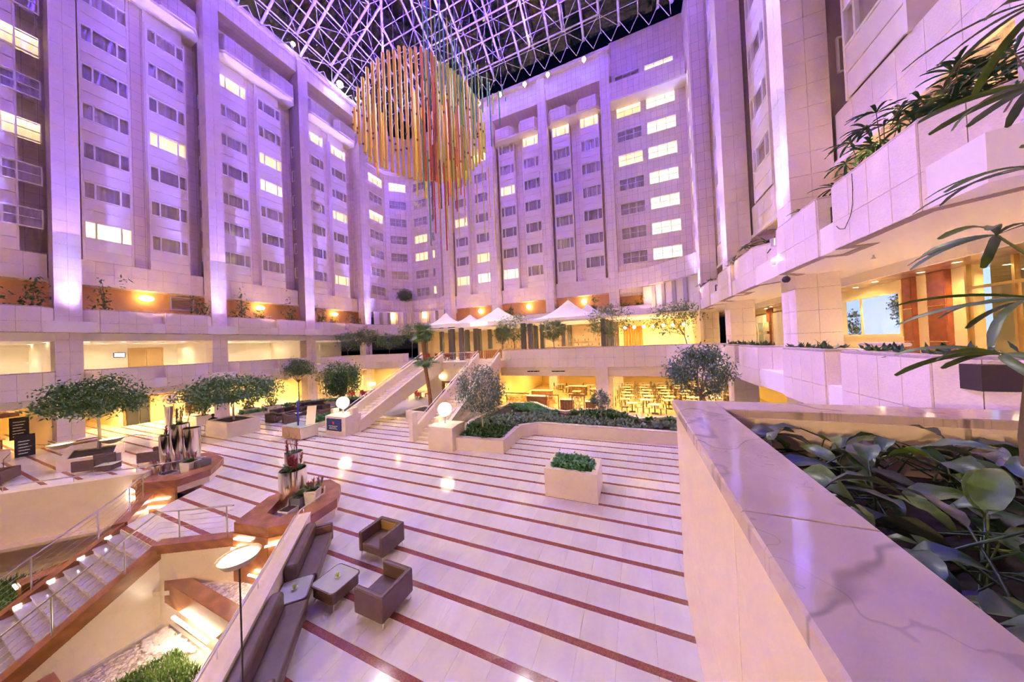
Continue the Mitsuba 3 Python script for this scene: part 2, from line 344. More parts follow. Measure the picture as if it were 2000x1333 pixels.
def build_wall(side, u0, u1, bays, ext):
    W = WALLS[side]; k = W.key = shell('wall_' + side)
    zb0, zb1, zo1, ztop = TOPS[side]
    pil = PIL[side]
    back = [box(u0, u1, -3.0, -2.6, 11.9, ztop), box(u0, u1, -3.0, -1.2, zo1, ztop), box(u0, u1, -2.6, -2.5, 11.9, 13)]
    scene[k] = mikit.ply(W.mesh(cat(*back)), 'stone_far')
    part(k, 'cornice', W.mesh(box(u0, u1, -1.25, -.35, zo1, ztop - .5)), 'stone_far'); part(k, 'coping', W.mesh(cbox(u0, u1, -1.3, .1, ztop - .5, ztop, .04)), 'stone')
    for b in bays:
        lo, hi = pil[b][1], pil[b + 1][0]
        if b + 1 > 0: part(k, 'band', W.mesh(box(lo - .1, hi + .1, -2.6, -1.42, 12.15, 14.1)), 'joint')
        # slabs of the band over the terrace
        n = 8
        tile_face(k, W.xy(lo, -1.42), W.xy(hi, -1.42), 12.15, 14.08, n, 2, W.sd)
        part(k, 'pier', W.mesh(box(lo + STACK[side][0] + 2.5, lo + STACK[side][1], -2.6, -1.9, 14.1, zb0)), 'stone_far')
        for c, off in enumerate(STACK[side]):
            us = lo + off; sw = 2.42
            part(k, 'bay_body', W.mesh(cat(box(us - .02, us + .07, -2.6, -1.30, 14.05, W.sill + 6 * W.pitch + W.h + .3), box(us + sw - .07, us + sw + .02, -2.6, -1.30, 14.05, W.sill + 6 * W.pitch + W.h + .3),
                                     box(us, us + sw, -2.6, -1.75, 14.05, zb0))), 'panel_paint')
            for row in range(7):
                zt = W.sill + row * W.pitch; z0 = zt - (W.pitch - W.h); g = .03
                for (za, zc) in ((z0 + g, (z0 + zt) / 2 - g / 2), ((z0 + zt) / 2 + g / 2, zt - .01)):
                    M = W.F @ tr(us + .07, -1.32, za) @ np.diag([sw - .14, 1, zc - za, 1])
                    inst('spandrel', PANEL, M, parent=k)
                kind = LITW.get((side, b, c, row)) or ('curtain' if W.r.random() < .45 else 'dark')
                W.put_window(us + .05, -1.36, row, kind, f'{BAY_WORD[b]} bay, {"first" if c == 0 else "second"} column')
        # the balconies at the top: two bows and a notch, a lit soffit under them
        for (ua, ub) in ((lo, (lo + hi) / 2 - .35), ((lo + hi) / 2 + .35, hi)):
            P = [(ua, -.9), (ua + .5, -.15), (ub - .5, -.15), (ub, -.9)]
            part(k, 'balcony_front', W.mesh(strip_wall(P, zb0 + .25, zb1, .22)), 'stone_far')
        part(k, 'balcony_slab', W.mesh(prism([(lo, -2.6), (hi, -2.6), (hi, -.9), (hi - .6, -.25), (lo + .6, -.25), (lo, -.9)], zb0, zb0 + .25)), 'ceiling_white')
        part(k, 'balcony_back', W.mesh(box(lo, hi, -2.65, -2.55, zb1 - .5, zo1)), 'panel_paint')
    if ext: part(k, 'end_bay', W.mesh(ext), 'stone_far')

for side, u0, u1, bays in (('left', -4, 33, (0, 1, 2, 3)), ('back', -27, -1.2, (0, 1, 2)), ('right', 5, 32.5, (1, 2, 3))):
    build_wall(side, u0, u1, bays, None)
# pilasters, each a shaft clad in slabs
def pilaster(side, i, tiles, sides=()):
    W = WALLS[side]; lo, hi = PIL[side][i]; top = TOPS[side][3] + .05
    k = shell('pilaster')
    scene[k] = mikit.ply(W.mesh(cat(box(lo + .03, hi - .03, -1.3, -.03, 0, top), box(lo + .35, hi - .3, -2.7, -1.3, 12.2, top))), 'joint' if tiles else 'stone_far')
    z1 = top
    if tiles:
        tile_face(k, W.xy(lo, -.03), W.xy(hi, -.03), 0.05, z1, 2, tiles, W.sd)
        for s in sides:
            u = lo if s < 0 else hi
            a, b = W.xy(u - .03 * s, 0), W.xy(u - .03 * s, -1.3)
            mid = W.xy(u + s, -.6); n = np.array([(b - a)[1], -(b - a)[0]]); sd = 1 if n @ (mid - a) > 0 else -1
            tile_face(k, a, b, 0.05, z1, 2, tiles, sd)
    # narrow windows in the flank behind the shaft
    return k
for i in (0, 1, 2, 3, 4): pilaster('left', i, 51 if i in (1, 2, 3) else 0, (-1,) if i in (2,) else ())
for i in range(4): pilaster('back', i, 0)
for i in (1, 2, 3, 4): pilaster('right', i, 51 if i in (2, 3) else 0, (-1,) if i in (2, 3) else ())
# flank windows
for side, i, s in (('left', 2, -1), ('left', 3, -1), ('left', 4, -1), ('right', 2, -1), ('right', 3, -1), ('back', 2, 1), ('back', 1, 1)):
    W = WALLS[side]; lo, hi = PIL[side][i]
    for row in range(6 if side != 'right' else 4):
        if s < 0: Ml = np.array([[0, -1, 0, lo + .33], [1, 0, 0, -2.3], [0, 0, 1, W.sill + row * W.pitch], [0, 0, 0, 1.0]])
        else: Ml = np.array([[0, 1, 0, hi - .28], [1, 0, 0, -2.3], [0, 0, 1, W.sill + row * W.pitch], [0, 0, 0, 1.0]])
        lit = (side, i, row) in (('right', 3, 2), ('left', 2, 99))
        inst('window', WIN['narrow_lit' if lit else 'narrow', 1.47], W.F @ Ml, f'narrow {"lit" if lit else "dark"} flank window, {FLOOR_WORD[row]} row, beside the {BAY_WORD[i - 1]} pilaster of the {WALL_WORD[side]}', kind='structure')

# the bay cut by the frame at the far end of the left wall: six-pane windows
W = WALLS['left']
for row in range(7):
    W.put_window(3.1, -1.2, row, ('strip6' if row in (2, 4) else 'dark6'), 'end bay', WIN['strip6' if row in (2, 4) else 'dark6', 1.38])
# ---- the recessed corner at the back: three facets with six-pane windows
corner = shell('wall_corner')
scene[corner] = mikit.ply(cat(strip_wall([(-38.95, 32.0), (-38.95, 37.45), (-35.84, 40.45), (-29.2, 40.45), (-26.0, 38.7)], 11.5, 43.5, -.4)), 'stone_far')
part(corner, 'parapet', strip_wall([(-38.2, 33), (-37.6, 36.9), (-35.2, 39.2), (-29.4, 39.3), (-26.6, 37.5)], 12.2, 14.4, -.35), 'stone_far')
part(corner, 'ledge', prism([(-38.6, 32.6), (-37.6, 36.5), (-35.2, 38.9), (-29.4, 39.0), (-26.4, 37.4), (-26.4, 40), (-38.6, 40)], 36.4, 38.0), 'stone_far')
class Facet(Wall):
    def __init__(s, P0, P1, side='back'):
        d = np.array(P1, float) - np.array(P0, float); d /= np.linalg.norm(d)
        n = np.array([d[1], -d[0]])
        F = np.eye(4); F[:2, 0] = d; F[:2, 1] = n; F[:2, 3] = P0
        Wall.__init__(s, side, F, 17.0, 3.08, 1.47, 5)
def facet_skin(fc, key, L, cols, z0, pitch, h, rows, ztop):
    """the stone in front of the windows' plane: bands between the rows and piers between the columns"""
    for r in range(rows + 1):
        za = 11.8 if r == 0 else z0 + (r - 1) * pitch + h
        part(key, 'band', xf(box(0, L, -.34, 0, za, z0 + r * pitch if r < rows else ztop), fc.F), 'stone_far')
    xs = [0] + [x for c in cols for x in c] + [L]
    for a, b in zip(xs[::2], xs[1::2]): part(key, 'pier', xf(box(a, b, -.335, -.003, 11.8, z0 + rows * pitch), fc.F), 'stone_far')
FAC = [Facet((-38.6, 33.0), (-38.6, 37.3)), Facet((-38.6, 37.3), (-35.7, 40.1)), Facet((-35.7, 40.1), (-29.4, 40.1))]
for j, (fc, u) in enumerate(zip(FAC, (.9, .65, .9))):
    facet_skin(fc, corner, (4.3, 4.03, 6.3)[j], [(u, u + 2.82)] + ([(4.6, 5.22)] if j == 2 else []), 15.2, 3.08, 1.47, 7, 43.4)
    for row in range(7):
        kind = 'strip6' if row == 6 else ('strip6' if (j == 0 and row == 4) else ('lit6' if j == 2 and row in (3, 2) else ('dark6' if fc.r.random() < .6 else 'curtain6')))
        if j == 1 and row == 0 : continue
        if row == 6 and j == 2: kind = 'dark6'
        fc.put_window(u, .03, row, kind, f'{("near", "slanted", "far")[j]} facet of the recessed corner', z=15.2 + 3.08 * row)
        if j == 2: inst('window', WIN['narrow_lit' if row in (0, 2) else 'narrow', 1.47], fc.F @ tr(4.6, .03, 15.3 + 3.08 * row), f'narrow {"lit" if row in (0, 2) else "dark"} window, {FLOOR_WORD[row]} row, in the recessed corner', kind='structure')
# ---- the wide recess at the other end of the back wall
rc = shell('wall_recess')
scene[rc] = mikit.ply(cat(box(-1.6, 7.5, 38.55, 38.9, 11.5, 43.5), box(6.95, 7.4, 32, 38.6, 11.5, 43.5)), 'stone_far')
part(rc, 'parapet', strip_wall([(-1.4, 36.8), (1.8, 36.0), (6.4, 31.6)], 12.2, 14.2, -.35), 'stone_far')
part(rc, 'terrace_front', box(-1.4, 6.4, 36.6, 36.9, 35.0, 37.0), 'stone_far'); part(rc, 'terrace_slab', box(-1.4, 6.6, 36.6, 38.3, 34.8, 35.0), 'ceiling_white')
R2 = Facet((-1.4, 38.2), (7.0, 38.2))
facet_skin(R2, rc, 8.4, [(.55, 3.37), (3.9, 6.99)], 15.4, 3.02, 1.47, 7, 37.4); part(rc, 'band', xf(box(0, 8.4, -.34, 0, 38.87, 43.4), R2.F), 'stone_far')
for a, b in ((0, .55), (3.37, 3.9), (6.99, 8.4)): part(rc, 'pier', xf(box(a, b, -.335, -.003, 37.3, 39), R2.F), 'stone_far')
for row in range(8):
    z = 15.4 + 3.02 * row if row < 7 else 37.4
    R2.put_window(.55, .03, min(row, 7), ('dark6', 'curtain6', 'curtain6', 'dark6', 'lit6', 'dark6', 'strip6', 'dark6')[row], 'first column of the wide recess', WIN[('dark6', 'curtain6', 'curtain6', 'dark6', 'lit6', 'dark6', 'strip6', 'dark6')[row], 1.47], z=z)
    R2.put_window(3.9, .03, min(row, 7), 'green6', 'second column of the wide recess', z=z)
R3 = Facet((6.6, 38.2), (6.6, 32.0))
facet_skin(R3, rc, 6.2, [(1.6, 4.42)], 15.4, 3.02, 1.47, 7, 43.4)
for row in range(7): R3.put_window(1.6, .03, row, 'lit6' if row in (0, 1) else 'green6', 'side of the wide recess', WIN['lit6' if row in (0, 1) else 'green6', 1.47], z=15.4 + 3.02 * row)
# ================================================================ gallery levels: parapets, slabs, terraces
Z1A, Z1B, Z2A, Z2B = 3.75, 5.57, 8.3, 10.05          # lower and upper edges of the two parapets
def parapet(name, P, z0, z1, cols, split, side, t=.22, coping=True, label=None, gapy=.012, tl='tile'):
    """a parapet along the plan polyline P clad in two rows of slabs; cols: slabs per metre"""
    k = shell(name, label)
    Pm = np.asarray(P, float)
    core = strip_wall(Pm, z0, z1, -t * side)
    # keep the core behind the slabs
    scene[k] = mikit.ply(core, 'joint')
    for a, b in zip(Pm[:-1], Pm[1:]):
        L = np.linalg.norm(b - a)
        n = max(1, round(L * cols))
        tile_face(k, a, b, z0 + .01, z1 - (.05 if coping else .01), n, [z0 + (z1 - z0) * split], side, off=.03, gap=gapy, name=tl)
    if coping: part(k, 'coping', strip_wall(Pm + 0, z1 - .045, z1 + .02, -(t + .06) * side), 'stone_polished')
    return k
def _pol(p, n, uv):
    a = fbm(p.x * 1.7 + 4, p.y * 1.7, p.z * 1.7, 4)
    w = p.x * .9 + p.y * .6 + 1.6 * a
    v = smoothstep(.44, .5, noise(w * 2.2, p.y * 1.3, p.z)) * smoothstep(.56, .5, noise(w * 2.2, p.y * 1.3, p.z))
    return mix((0.60, 0.49, 0.46), (0.72, 0.60, 0.56), a) * (1 - .18 * v)
mat('stone_polished', proc(_pol), 0.12, 0.55)
for side, bays, cols in (('left', (0, 1, 2, 3), 1.22), ('right', (1, 2, 3), 1.65)):
    W = WALLS[side]
    for b in bays:
        lo, hi = PIL[side][b][1], PIL[side][b + 1][0]
        for z0, z1, w1 in ((Z1A, Z1B, .68), (Z2A, Z2B, .68)):
            if side == 'left' and b == 3 and z0 == Z1A: continue
            P = [W.xy(*q) for q in parapet_line(0, lo, hi, w1, .5)]
            parapet('parapet', P, z0, z1, cols, .42, 1 if side == 'left' else -1)
# pilaster fronts at the parapets are the shafts themselves
# back wall: the second-level parapet, drawn back behind the canopies
parapet('parapet', [(-36.9, 31.4), (-34.6, 35.0), (-27.0, 36.4), (5.2, 36.4)], Z2A, Z2B, .9, .42, 1)
# first-level parapet in front of the stair and the restaurant
parapet('parapet', [(-13.35, 28.6), (-12.4, 26.75), (2.4, 26.75), (5.1, 24.6)], Z1A, Z1B, 1.22, .48, 1)
parapet('parapet', [(-36.85, 24.2), (-34.0, 26.9), (-25.9, 27.1), (-25.6, 27.6)], Z1A, Z1B, 1.1, .48, 1)

# slabs between the levels
def slab(label, poly, z0, z1, bsdf='ceiling_white'): return struct('floor_slab', prism(poly, z0, z1), bsdf, label)
slab('gallery slab of the first level', [(-36.9, -6), (-36.9, 24), (-34.2, 27.1), (-26, 27.2), (-26, 41), (-49, 41), (-49, -6)], 3.8, 4.55)
slab('terrace slab of the first level above the restaurant', [(-26, 27.7), (-13.2, 27.7), (-12.2, 27), (2.3, 27), (5.0, 24.8), (5.0, 41), (-26, 41)], 3.8, 4.55)
slab('gallery slab of the second level', [(-36.9, -6), (-36.9, 31.4), (-34.4, 35.2), (-27, 36.6), (5.0, 36.6), (5.0, 41), (-49, 41), (-49, -6)], 8.32, 9.1)
slab('second level slab over the shops', [(5.15, 7.0), (5.15, 36), (20, 36), (20, -6), (6.2, -6), (6.2, 6.6)], 8.32, 9.1, 'plaster')
slab('first level slab beside the shops', [(5.15, 3.2), (5.15, 36), (20, 36), (20, -6), (.4, -6), (.4, 3.1)], 3.8, 4.55, 'ceiling_white')
# second-level terrace: rust-coloured wall under the bedrooms, soffit with wall lamps
struct('wall_terrace', cat(box(-40.2, -39.9, -6, 33.5, 9.1, 12.2)), 'orange_wall', 'rust orange wall of the terrace under the bedroom windows')
struct('wall_terrace', box(-27, 3.4, 39.3, 39.6, 9.1, 12.2), 'orange_wall', 'rust orange wall behind the canopies')
struct('ceiling_terrace', box(-40.2, -38.9, -6, 33, 12.15, 12.35), 'ceiling_white'); struct('ceiling_terrace', box(-27, 3.4, 38.4, 39.6, 12.15, 12.35), 'ceiling_white')
struct('wall_terrace', box(9.4, 9.7, 5, 33, 9.1, 12.2), 'orange_wall', 'lit wall of the terrace above the shops')
struct('ceiling_terrace', box(7.1, 9.7, 5, 33, 12.15, 12.35), 'ceiling_white')
# slatted wall of the recessed corner
part(corner, 'pier_wall', strip_wall([(-37.5, 33.2), (-35.6, 37.0), (-33.2, 38.6), (-26.6, 38.4)], 9.1, 12.25, -.3), 'plaster')
for i in range(9):
    t = i / 8; a = np.array([-37.0, 34.4]) * (1 - t) + np.array([-27.4, 38.2]) * t + np.array([-1.4, 1.4]) * math.sin(math.pi * t) * 1.1
    part(corner, 'slot', xf(cbox(-.22, .22, -.12, .12, 9.6, 12.1), tr(a[0] + .1, a[1] - .35, 0, rz=math.atan2(4, 9.6))), 'room_dark')
for i, (x, y) in enumerate(((2.3, 36.2), (3.2, 35.4), (4.1, 34.5), (5.0, 33.6))):
    part(rc, 'slot', xf(cbox(-.2, .2, -.12, .12, 9.6, 12.1), tr(x, y, 0, rz=-.8)), 'room_dark')
part(rc, 'pier_wall', strip_wall([(1.2, 37.2), (6.3, 32.6)], 9.1, 12.2, -.3), 'plaster')

# galleries of the left wall (first level): bulkhead, bright back wall, ceiling
struct('ceiling_gallery', box(-49, -37.6, -6, 33, 7.72, 8.3), 'ceiling_white', 'white ceiling of the first level gallery')
struct('wall_gallery', box(-45.3, -45, -6, 33, 4.5, 7.75), 'cream_wall', 'cream back wall of the first level gallery')
for u in (6.1, 14.3, 22.9): struct('wall_gallery', box(-45, -38.8, u, u + 1.1, 4.5, 7.72), 'cream_wall')
# ground floor behind the pillars
struct('ceiling_lobby', box(-52, -37.6, -8, 33, 3.2, 3.8), 'ceiling_white'); struct('wall_lobby', box(-52.3, -52, -8, 33, 0, 3.3), 'yellow_wall')
struct('wall_lobby', box(-52, -42, 28.8, 29.1, 0, 3.3), 'cream_wall'); struct('wall_lobby', box(-49, -39, -4.0, -3.7, 0, 3.3), 'cream_wall')

# the wall behind the camera, mirrored in the windows and the polished floor
struct('wall_near', cat(box(-38, 12, -14.3, -14, 0, 43.5), box(-38, 12, -14, -11.5, 4.0, 4.55), box(-38, 12, -14, -11.5, 8.32, 9.1), box(-38, 12, -11.6, -11.4, 4.55, 5.5), box(-38, 12, -11.6, -11.4, 9.1, 10.0)), 'stone_far', 'hotel wall with two gallery levels behind the camera')
# ================================================================ lobby floor: marble tiles between red granite stripes
PITCH, Y0 = 0.88, 9.395
def _floor(p, n, uv):
    i, j = dr.floor((p.x + 2.04) / .73), dr.floor((p.y - Y0) / PITCH)
    t = cell_rand(i, j)
    g = fbm(p.x * 3 + 7 * t, p.y * .9 + 5 * t, 0, 4)
    v = noise(p.x * 11 + 9 * g, p.y * 2.2 + 3 * t, t * 9)
    return mix((0.66, 0.60, 0.545), (0.80, 0.75, 0.70), .35 * t + .65 * g) * (.95 + .07 * v)
mat('marble', proc(_floor), 0.085, 0.55)
def _red(p, n, uv):
    return mix((0.20, 0.055, 0.032), (0.38, 0.13, 0.075), noise(p.x * 60, p.y * 60, 0)) * (.8 + .4 * noise(p.x * 150, p.y * 150, 3))
mat('granite_red', proc(_red), 0.10, 0.5)
mat('grout', (0.32, 0.28, 0.25), 0.8)
PIT = [(-10.35, 6.1), (-5.9, 1.3), (-5.9, -8), (-30, -8), (-30, .35), (-22.0, 6.6), (-19.2, 6.9), (-17.6, 4.05), (-14.5, 4.05), (-12.6, 5.4)]   # the opening of the stair to the floor below
from shapely.geometry import Polygon, box as sbox
from shapely.prepared import prep
pit = Polygon(PIT)
hall = sbox(-52, -8, 12, 41).difference(pit)
def slabs_of(poly): return list(getattr(poly, 'geoms', [poly]))
fl = shell('floor', 'polished cream marble floor with red granite stripes')
scene[fl] = mikit.ply(cat(*[prism(g, -.6, -.022) for g in slabs_of(hall)]), 'grout')
rows = range(-36, 12); near, far = [], []
hp = prep(hall.buffer(-.002)); big = prep(pit)
for j in rows:
    ya, yb = Y0 + PITCH * j + .078, Y0 + PITCH * (j + 1) - .078
    for i in range(-70, 20):
        xa, xb = -2.04 + .73 * i + .002, -2.04 + .73 * (i + 1) - .002
        c = sbox(xa, ya, xb, yb)
        if hp.contains(c): g = [c]
        elif big.contains(c): continue
        else: g = [q for q in slabs_of(c.intersection(hall)) if q.geom_type == 'Polygon' and q.area > .004]
        dist = math.hypot((xa + xb) / 2, (ya + yb) / 2)
        az = math.degrees(math.atan2((xa + xb) / 2, (ya + yb) / 2))
        seen = -78 < az < 6 and dist > 5 and xb < 1.4
        for q in g: (near if seen and dist < 22 else far).append((dist, q, len(q.exterior.coords) == 5 and abs(q.area - c.area) < 1e-6))
near.sort(key=lambda t: t[0]); far += near[300:]; near = near[:300]
FT = proto('floor_tile', face=(box(0, 1, 0, 1, -1, 0), 'marble'))
for d, q, full in near:
    if full:
        x0, y0, x1, y1 = q.bounds
        inst('tile', FT, tr(x0, y0, 0) @ np.diag([x1 - x0, y1 - y0, .02, 1]), parent=fl)
    else: part(fl, 'tile', prism(q, -.02, 0), 'marble')
V, Fc, nn = [], [], 0
for d, q, full in far:
    if full:
        x0, y0, x1, y1 = q.bounds; v = np.array([[x0, y0, 0], [x1, y0, 0], [x1, y1, 0], [x0, y1, 0]]); f = np.array([[0, 1, 2], [0, 2, 3]])
    else: v, f = prism(q, -.01, 0)
    V.append(v); Fc.append(f + nn); nn += len(v)
part(fl, 'paving', (np.vstack(V), np.vstack(Fc)), 'marble', kind='stuff')
for j in rows:
    y = Y0 + PITCH * j
    for q in slabs_of(sbox(-51.9, y - .074, 12, y + .074).intersection(hall)):
        if q.geom_type == 'Polygon' and q.area > .01: part(fl, 'stripe', prism(q, -.02, 0), 'granite_red')
part(fl, 'edge', prism(pit.buffer(.02).difference(pit.buffer(-.001)), -.6, -.02), 'stone_warm')
# floor of the upper levels
struct('floor_gallery', prism(Polygon([(-37.2, -6), (-37.2, 24), (-34.4, 26.8), (-26, 26.9), (-26, 40), (-45, 40), (-45, -6)]), 4.55, 4.57), 'marble')
# ================================================================ hipped glass roof on a frame of tubes
ROOF_Z = 43.6
AP = [(-37.2, -14), (5.6, -14), (5.6, 36.8), (-37.2, 36.8)]            # eaves
RX, RYa, RYb, RISE = -15.8, 8.0, 15.5, 14.0                              # ridge
roof = shell('ceiling', 'hipped glass roof on violet-lit white tubes')
_A = [np.array([x, y, ROOF_Z]) for x, y in AP]; _B0, _B1 = np.array([RX, RYa, ROOF_Z + RISE]), np.array([RX, RYb, ROOF_Z + RISE])
SLOPES = [(_A[0], _A[3], _B1, _B0), (_A[3], _A[2], _B1, _B1), (_A[2], _A[1], _B0, _B1), (_A[1], _A[0], _B0, _B0)]
scene[roof] = mikit.ply(cat(*[tube([a, b], .16, 8) for a, b in ((_A[3], _B1), (_A[2], _B1), (_A[0], _B0), (_A[1], _B0), (_B0, _B1))]), 'truss_paint', True)
scene['roof_glass'] = {'type': 'thindielectric', 'int_ior': 1.52}
webs = []; n_r = 0
def clip_line(poly2, p, q):
    from shapely.geometry import LineString
    g = LineString([p, q]).intersection(poly2)
    return None if g.is_empty or g.geom_type != 'LineString' else np.array(g.coords)
for si, (a, b, c, d) in enumerate(SLOPES):
    ex = (b - a) / np.linalg.norm(b - a); nrm = np.cross(ex, c - a); nrm /= np.linalg.norm(nrm)
    if nrm[2] < 0: nrm = -nrm
    ey = np.cross(nrm, ex); ey = ey if ey[2] > 0 else -ey
    P2 = [(0.0, 0.0), ((b - a) @ ex, 0.0), ((c - a) @ ex, (c - a) @ ey)] + ([((d - a) @ ex, (d - a) @ ey)] if si in (0, 2) else [])
    poly2 = Polygon(P2); Lx, Ly = P2[1][0], max(p[1] for p in P2)
    S = lambda q, off=0.0: a + ex * q[0] + ey * q[1] + nrm * off
    step = 4.13; D = 2.0
    nx, ny = int(Lx / step) + 2, int(Ly / step) + 2
    # outer layer: rafters and glazing bars under the glass
    for i in range(nx * 2):
        g = clip_line(poly2, (i * step / 2, 0), (i * step / 2, Ly))
        if g is None: continue
        if i % 2 == 0: part(roof, 'rafter', tube([S(g[0], 0), S(g[1], 0)], .15, 6, False), 'truss_paint', True)
        else: part(roof, 'glazing_bar', tube([S(g[0], .1), S(g[1], .1)], .06, 4, False), 'truss_paint', True)
    for j in range(1, ny * 3):
        g = clip_line(poly2, (0, j * step / 3), (Lx, j * step / 3))
        if g is None: continue
        if j % 3 == 0: part(roof, 'purlin', tube([S(g[0], 0), S(g[1], 0)], .085, 6, False), 'truss_paint', True)
        else: part(roof, 'glazing_bar', tube([S(g[0], .1), S(g[1], .1)], .05, 4, False), 'truss_paint', True)
    # inner layer of chords, offset by half a bay, and the webs between the layers
    node = lambda i, j: np.array([(i + .5) * step, (j + .5) * step])
    ok = lambda q: poly2.buffer(-1.6).contains(__import__('shapely').geometry.Point(q))
    for i in range(nx):
        for j in range(ny):
            q = node(i, j)
            if not ok(q): continue
            n_ = S(q, -D)
            for di, dj in ((1, 0), (0, 1)):
                r = node(i + di, j + dj)
                if ok(r): part(roof, 'chord', tube([n_, S(r, -D)], .09 if di else .13, 6, False), 'truss_paint', True)
            for sx in (0, 1):
                for sy in (0, 1):
                    webs.append(tube([n_, S(((i + sx) * step, (j + sy) * step), 0)], .035, 5, False))
    # panes
    k = 0
    for i in range(nx * 2):
        for j in range(ny * 3):
            g = sbox(i * step / 2, j * step / 3, (i + 1) * step / 2, (j + 1) * step / 3).intersection(poly2)
            if g.is_empty or g.geom_type != 'Polygon' or g.area < .02: continue
            v, f = prism(g, 0, .01); m = len(g.exterior.coords) - 1
            q2 = np.array(g.exterior.coords)[:-1]; tri = [[0, t + 1, t + 2] for t in range(m - 2)]
            P = np.array([S(x, .16) for x in q2])
            if n_r < 300 and si in (0, 1, 2) and P[:, 1].max() > 6: part(roof, 'pane', (P, np.array(tri)), 'roof_glass'); n_r += 1
            else: webs.append(None); scene.setdefault('_panes', []).append((P, np.array(tri)))
part(roof, 'web', cat(*[w for w in webs if w is not None]), 'truss_paint', True, kind='stuff')
part(roof, 'glazing', cat(*scene.pop('_panes')), 'roof_glass', kind='stuff')
# vertical struts and a low lattice girder from the ledge to the eaves
gird = []
for y in np.arange(0, 36.5, 2.06): gird += [tube([(-37.0, y, 42.6), (-36.6, y + 1.03, ROOF_Z + .1)], .05, 5, False), tube([(-36.6, y + 1.03, ROOF_Z + .1), (-37.0, y + 2.06, 42.6)], .05, 5, False)]
for x in np.arange(-36, 5, 2.06): gird += [tube([(x, 36.6, 42.0), (x + 1.03, 36.4, ROOF_Z + .1)], .05, 5, False), tube([(x + 1.03, 36.4, ROOF_Z + .1), (x + 2.06, 36.6, 42.0)], .05, 5, False)]
for y in np.arange(0, 36.5, 2.06): gird += [tube([(5.4, y, 42.6), (5.2, y + 1.03, ROOF_Z + .1)], .05, 5, False), tube([(5.2, y + 1.03, ROOF_Z + .1), (5.4, y + 2.06, 42.6)], .05, 5, False)]
part(roof, 'lattice', cat(*gird), 'truss_paint', True, kind='stuff')
# ================================================================ the open stair to the floor below, its planters and the leather seats
def _wood(p, n, uv):
    s = p.x * .8 + p.y * .8; w = noise(s * 2 + 1.5 * fbm(p.x, p.y, p.z * 2, 2), p.z * 6 + p.x * 3, p.y * 3)
    return mix((0.20, 0.075, 0.028), (0.40, 0.17, 0.065), w) * (.85 + .3 * noise(p.x * 30, p.y * 30, p.z * 90))
mat('wood', proc(_wood), 0.28, 0.5)
def _leather(p, n, uv):
    return mix((0.085, 0.048, 0.034), (0.13, 0.078, 0.056), fbm(p.x * 5, p.y * 5, p.z * 5, 3))
def _crease(p, n, uv):
    return fbm(p.x * 22, p.y * 22, p.z * 22, 3) + .35 * noise(p.x * 160, p.y * 160, p.z * 160)
mat('leather', proc(_leather), 0.30, 0.55, bump=(proc(_crease), .004))
mat('leather_gold', (0.33, 0.20, 0.075), 0.30, 0.6, bump=(proc(_crease), .004))
def _peb(p, n, uv):
    return mix((0.45, 0.38, 0.33), (0.86, 0.80, 0.76), cell_rand(dr.floor(p.x * 16), dr.floor(p.y * 16), 1))
mat('pebble_stone', proc(_peb), 0.5)
def _tread(p, n, uv): return mix((0.30, 0.26, 0.27), (0.42, 0.37, 0.37), fbm(p.x * 4, p.y * 4, 0, 3))
mat('tread_stone', proc(_tread), 0.16, 0.5)
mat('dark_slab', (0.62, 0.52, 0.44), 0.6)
def beam(P0, P1, w, h, up=None):
    P0, P1 = np.array(P0, float), np.array(P1, float); d = P1 - P0
    s = np.array([d[1], -d[0], 0]); s = s / np.linalg.norm(s) * w / 2
    return hull([p + a * s + [0, 0, b] for p in (P0, P1) for a in (-1, 1) for b in (0, h)])
SLOPE, SY, XR_, XL_ = math.tan(math.radians(32.0)), 4.05, -14.55, -17.75
LOW = -2.5
def sz(y): return min(0.0, (y - SY) * SLOPE)
st = thing('stair', 'stair with step lights and wooden cheeks going down between the two hexagonal planters', 'staircase')
n_st = 22
for i in range(n_st):
    z = -(i + 1) * .175; y = SY - i * .28
    part(st, 'tread', cbox(XL_ + .17, XR_ - .17, y - .33, y, z - .05, z, .006), 'tread_stone')
    part(st, 'riser', box(XL_ + .17, XR_ - .17, y - .02, y - .005, z, z + .13), 'tread_stone')
yb = SY - 5.6
for x, nmx in ((XR_, 0), (XL_, 1)):
    part(st, 'cheek', hull([(x + a, y, z) for a in (-.17, .17) for (y, z) in ((SY + .1, .12), (SY + .1, -.30), (yb, sz(yb) + .12), (yb, sz(yb) - .30))]), 'wood')
    part(st, 'side_wall', hull([(x + a, y, z) for a in (-.12, .12) for (y, z) in ((SY + .02, -.25), (SY + .02, -3.4), (yb, sz(yb) - .28), (yb, -3.4))]), 'stone_warm')
STEP_LAMP = glow((.92, .93, 1.0), 22, .1)
for i in range(9):
    y = SY - .28 - i * .55; k = part(st, 'step_light', xf(cbox(0, .02, -.07, .07, -.035, .035, .005), tr(XL_ + .17, y, sz(y) + .02)), 'black', **STEP_LAMP)
    spot(f'spot_step_{i}', (XL_ + .22, y, sz(y) + .03), (XL_ + 1.3, y, sz(y) - .9), (.85, .86, 1.0), 1.1, 68, 30)
    scene[f'spot_step_{i}']['sampling_weight'] = .4
mat('lamp_housing', (0.7, 0.7, 0.72), 0.3, metal=.8)
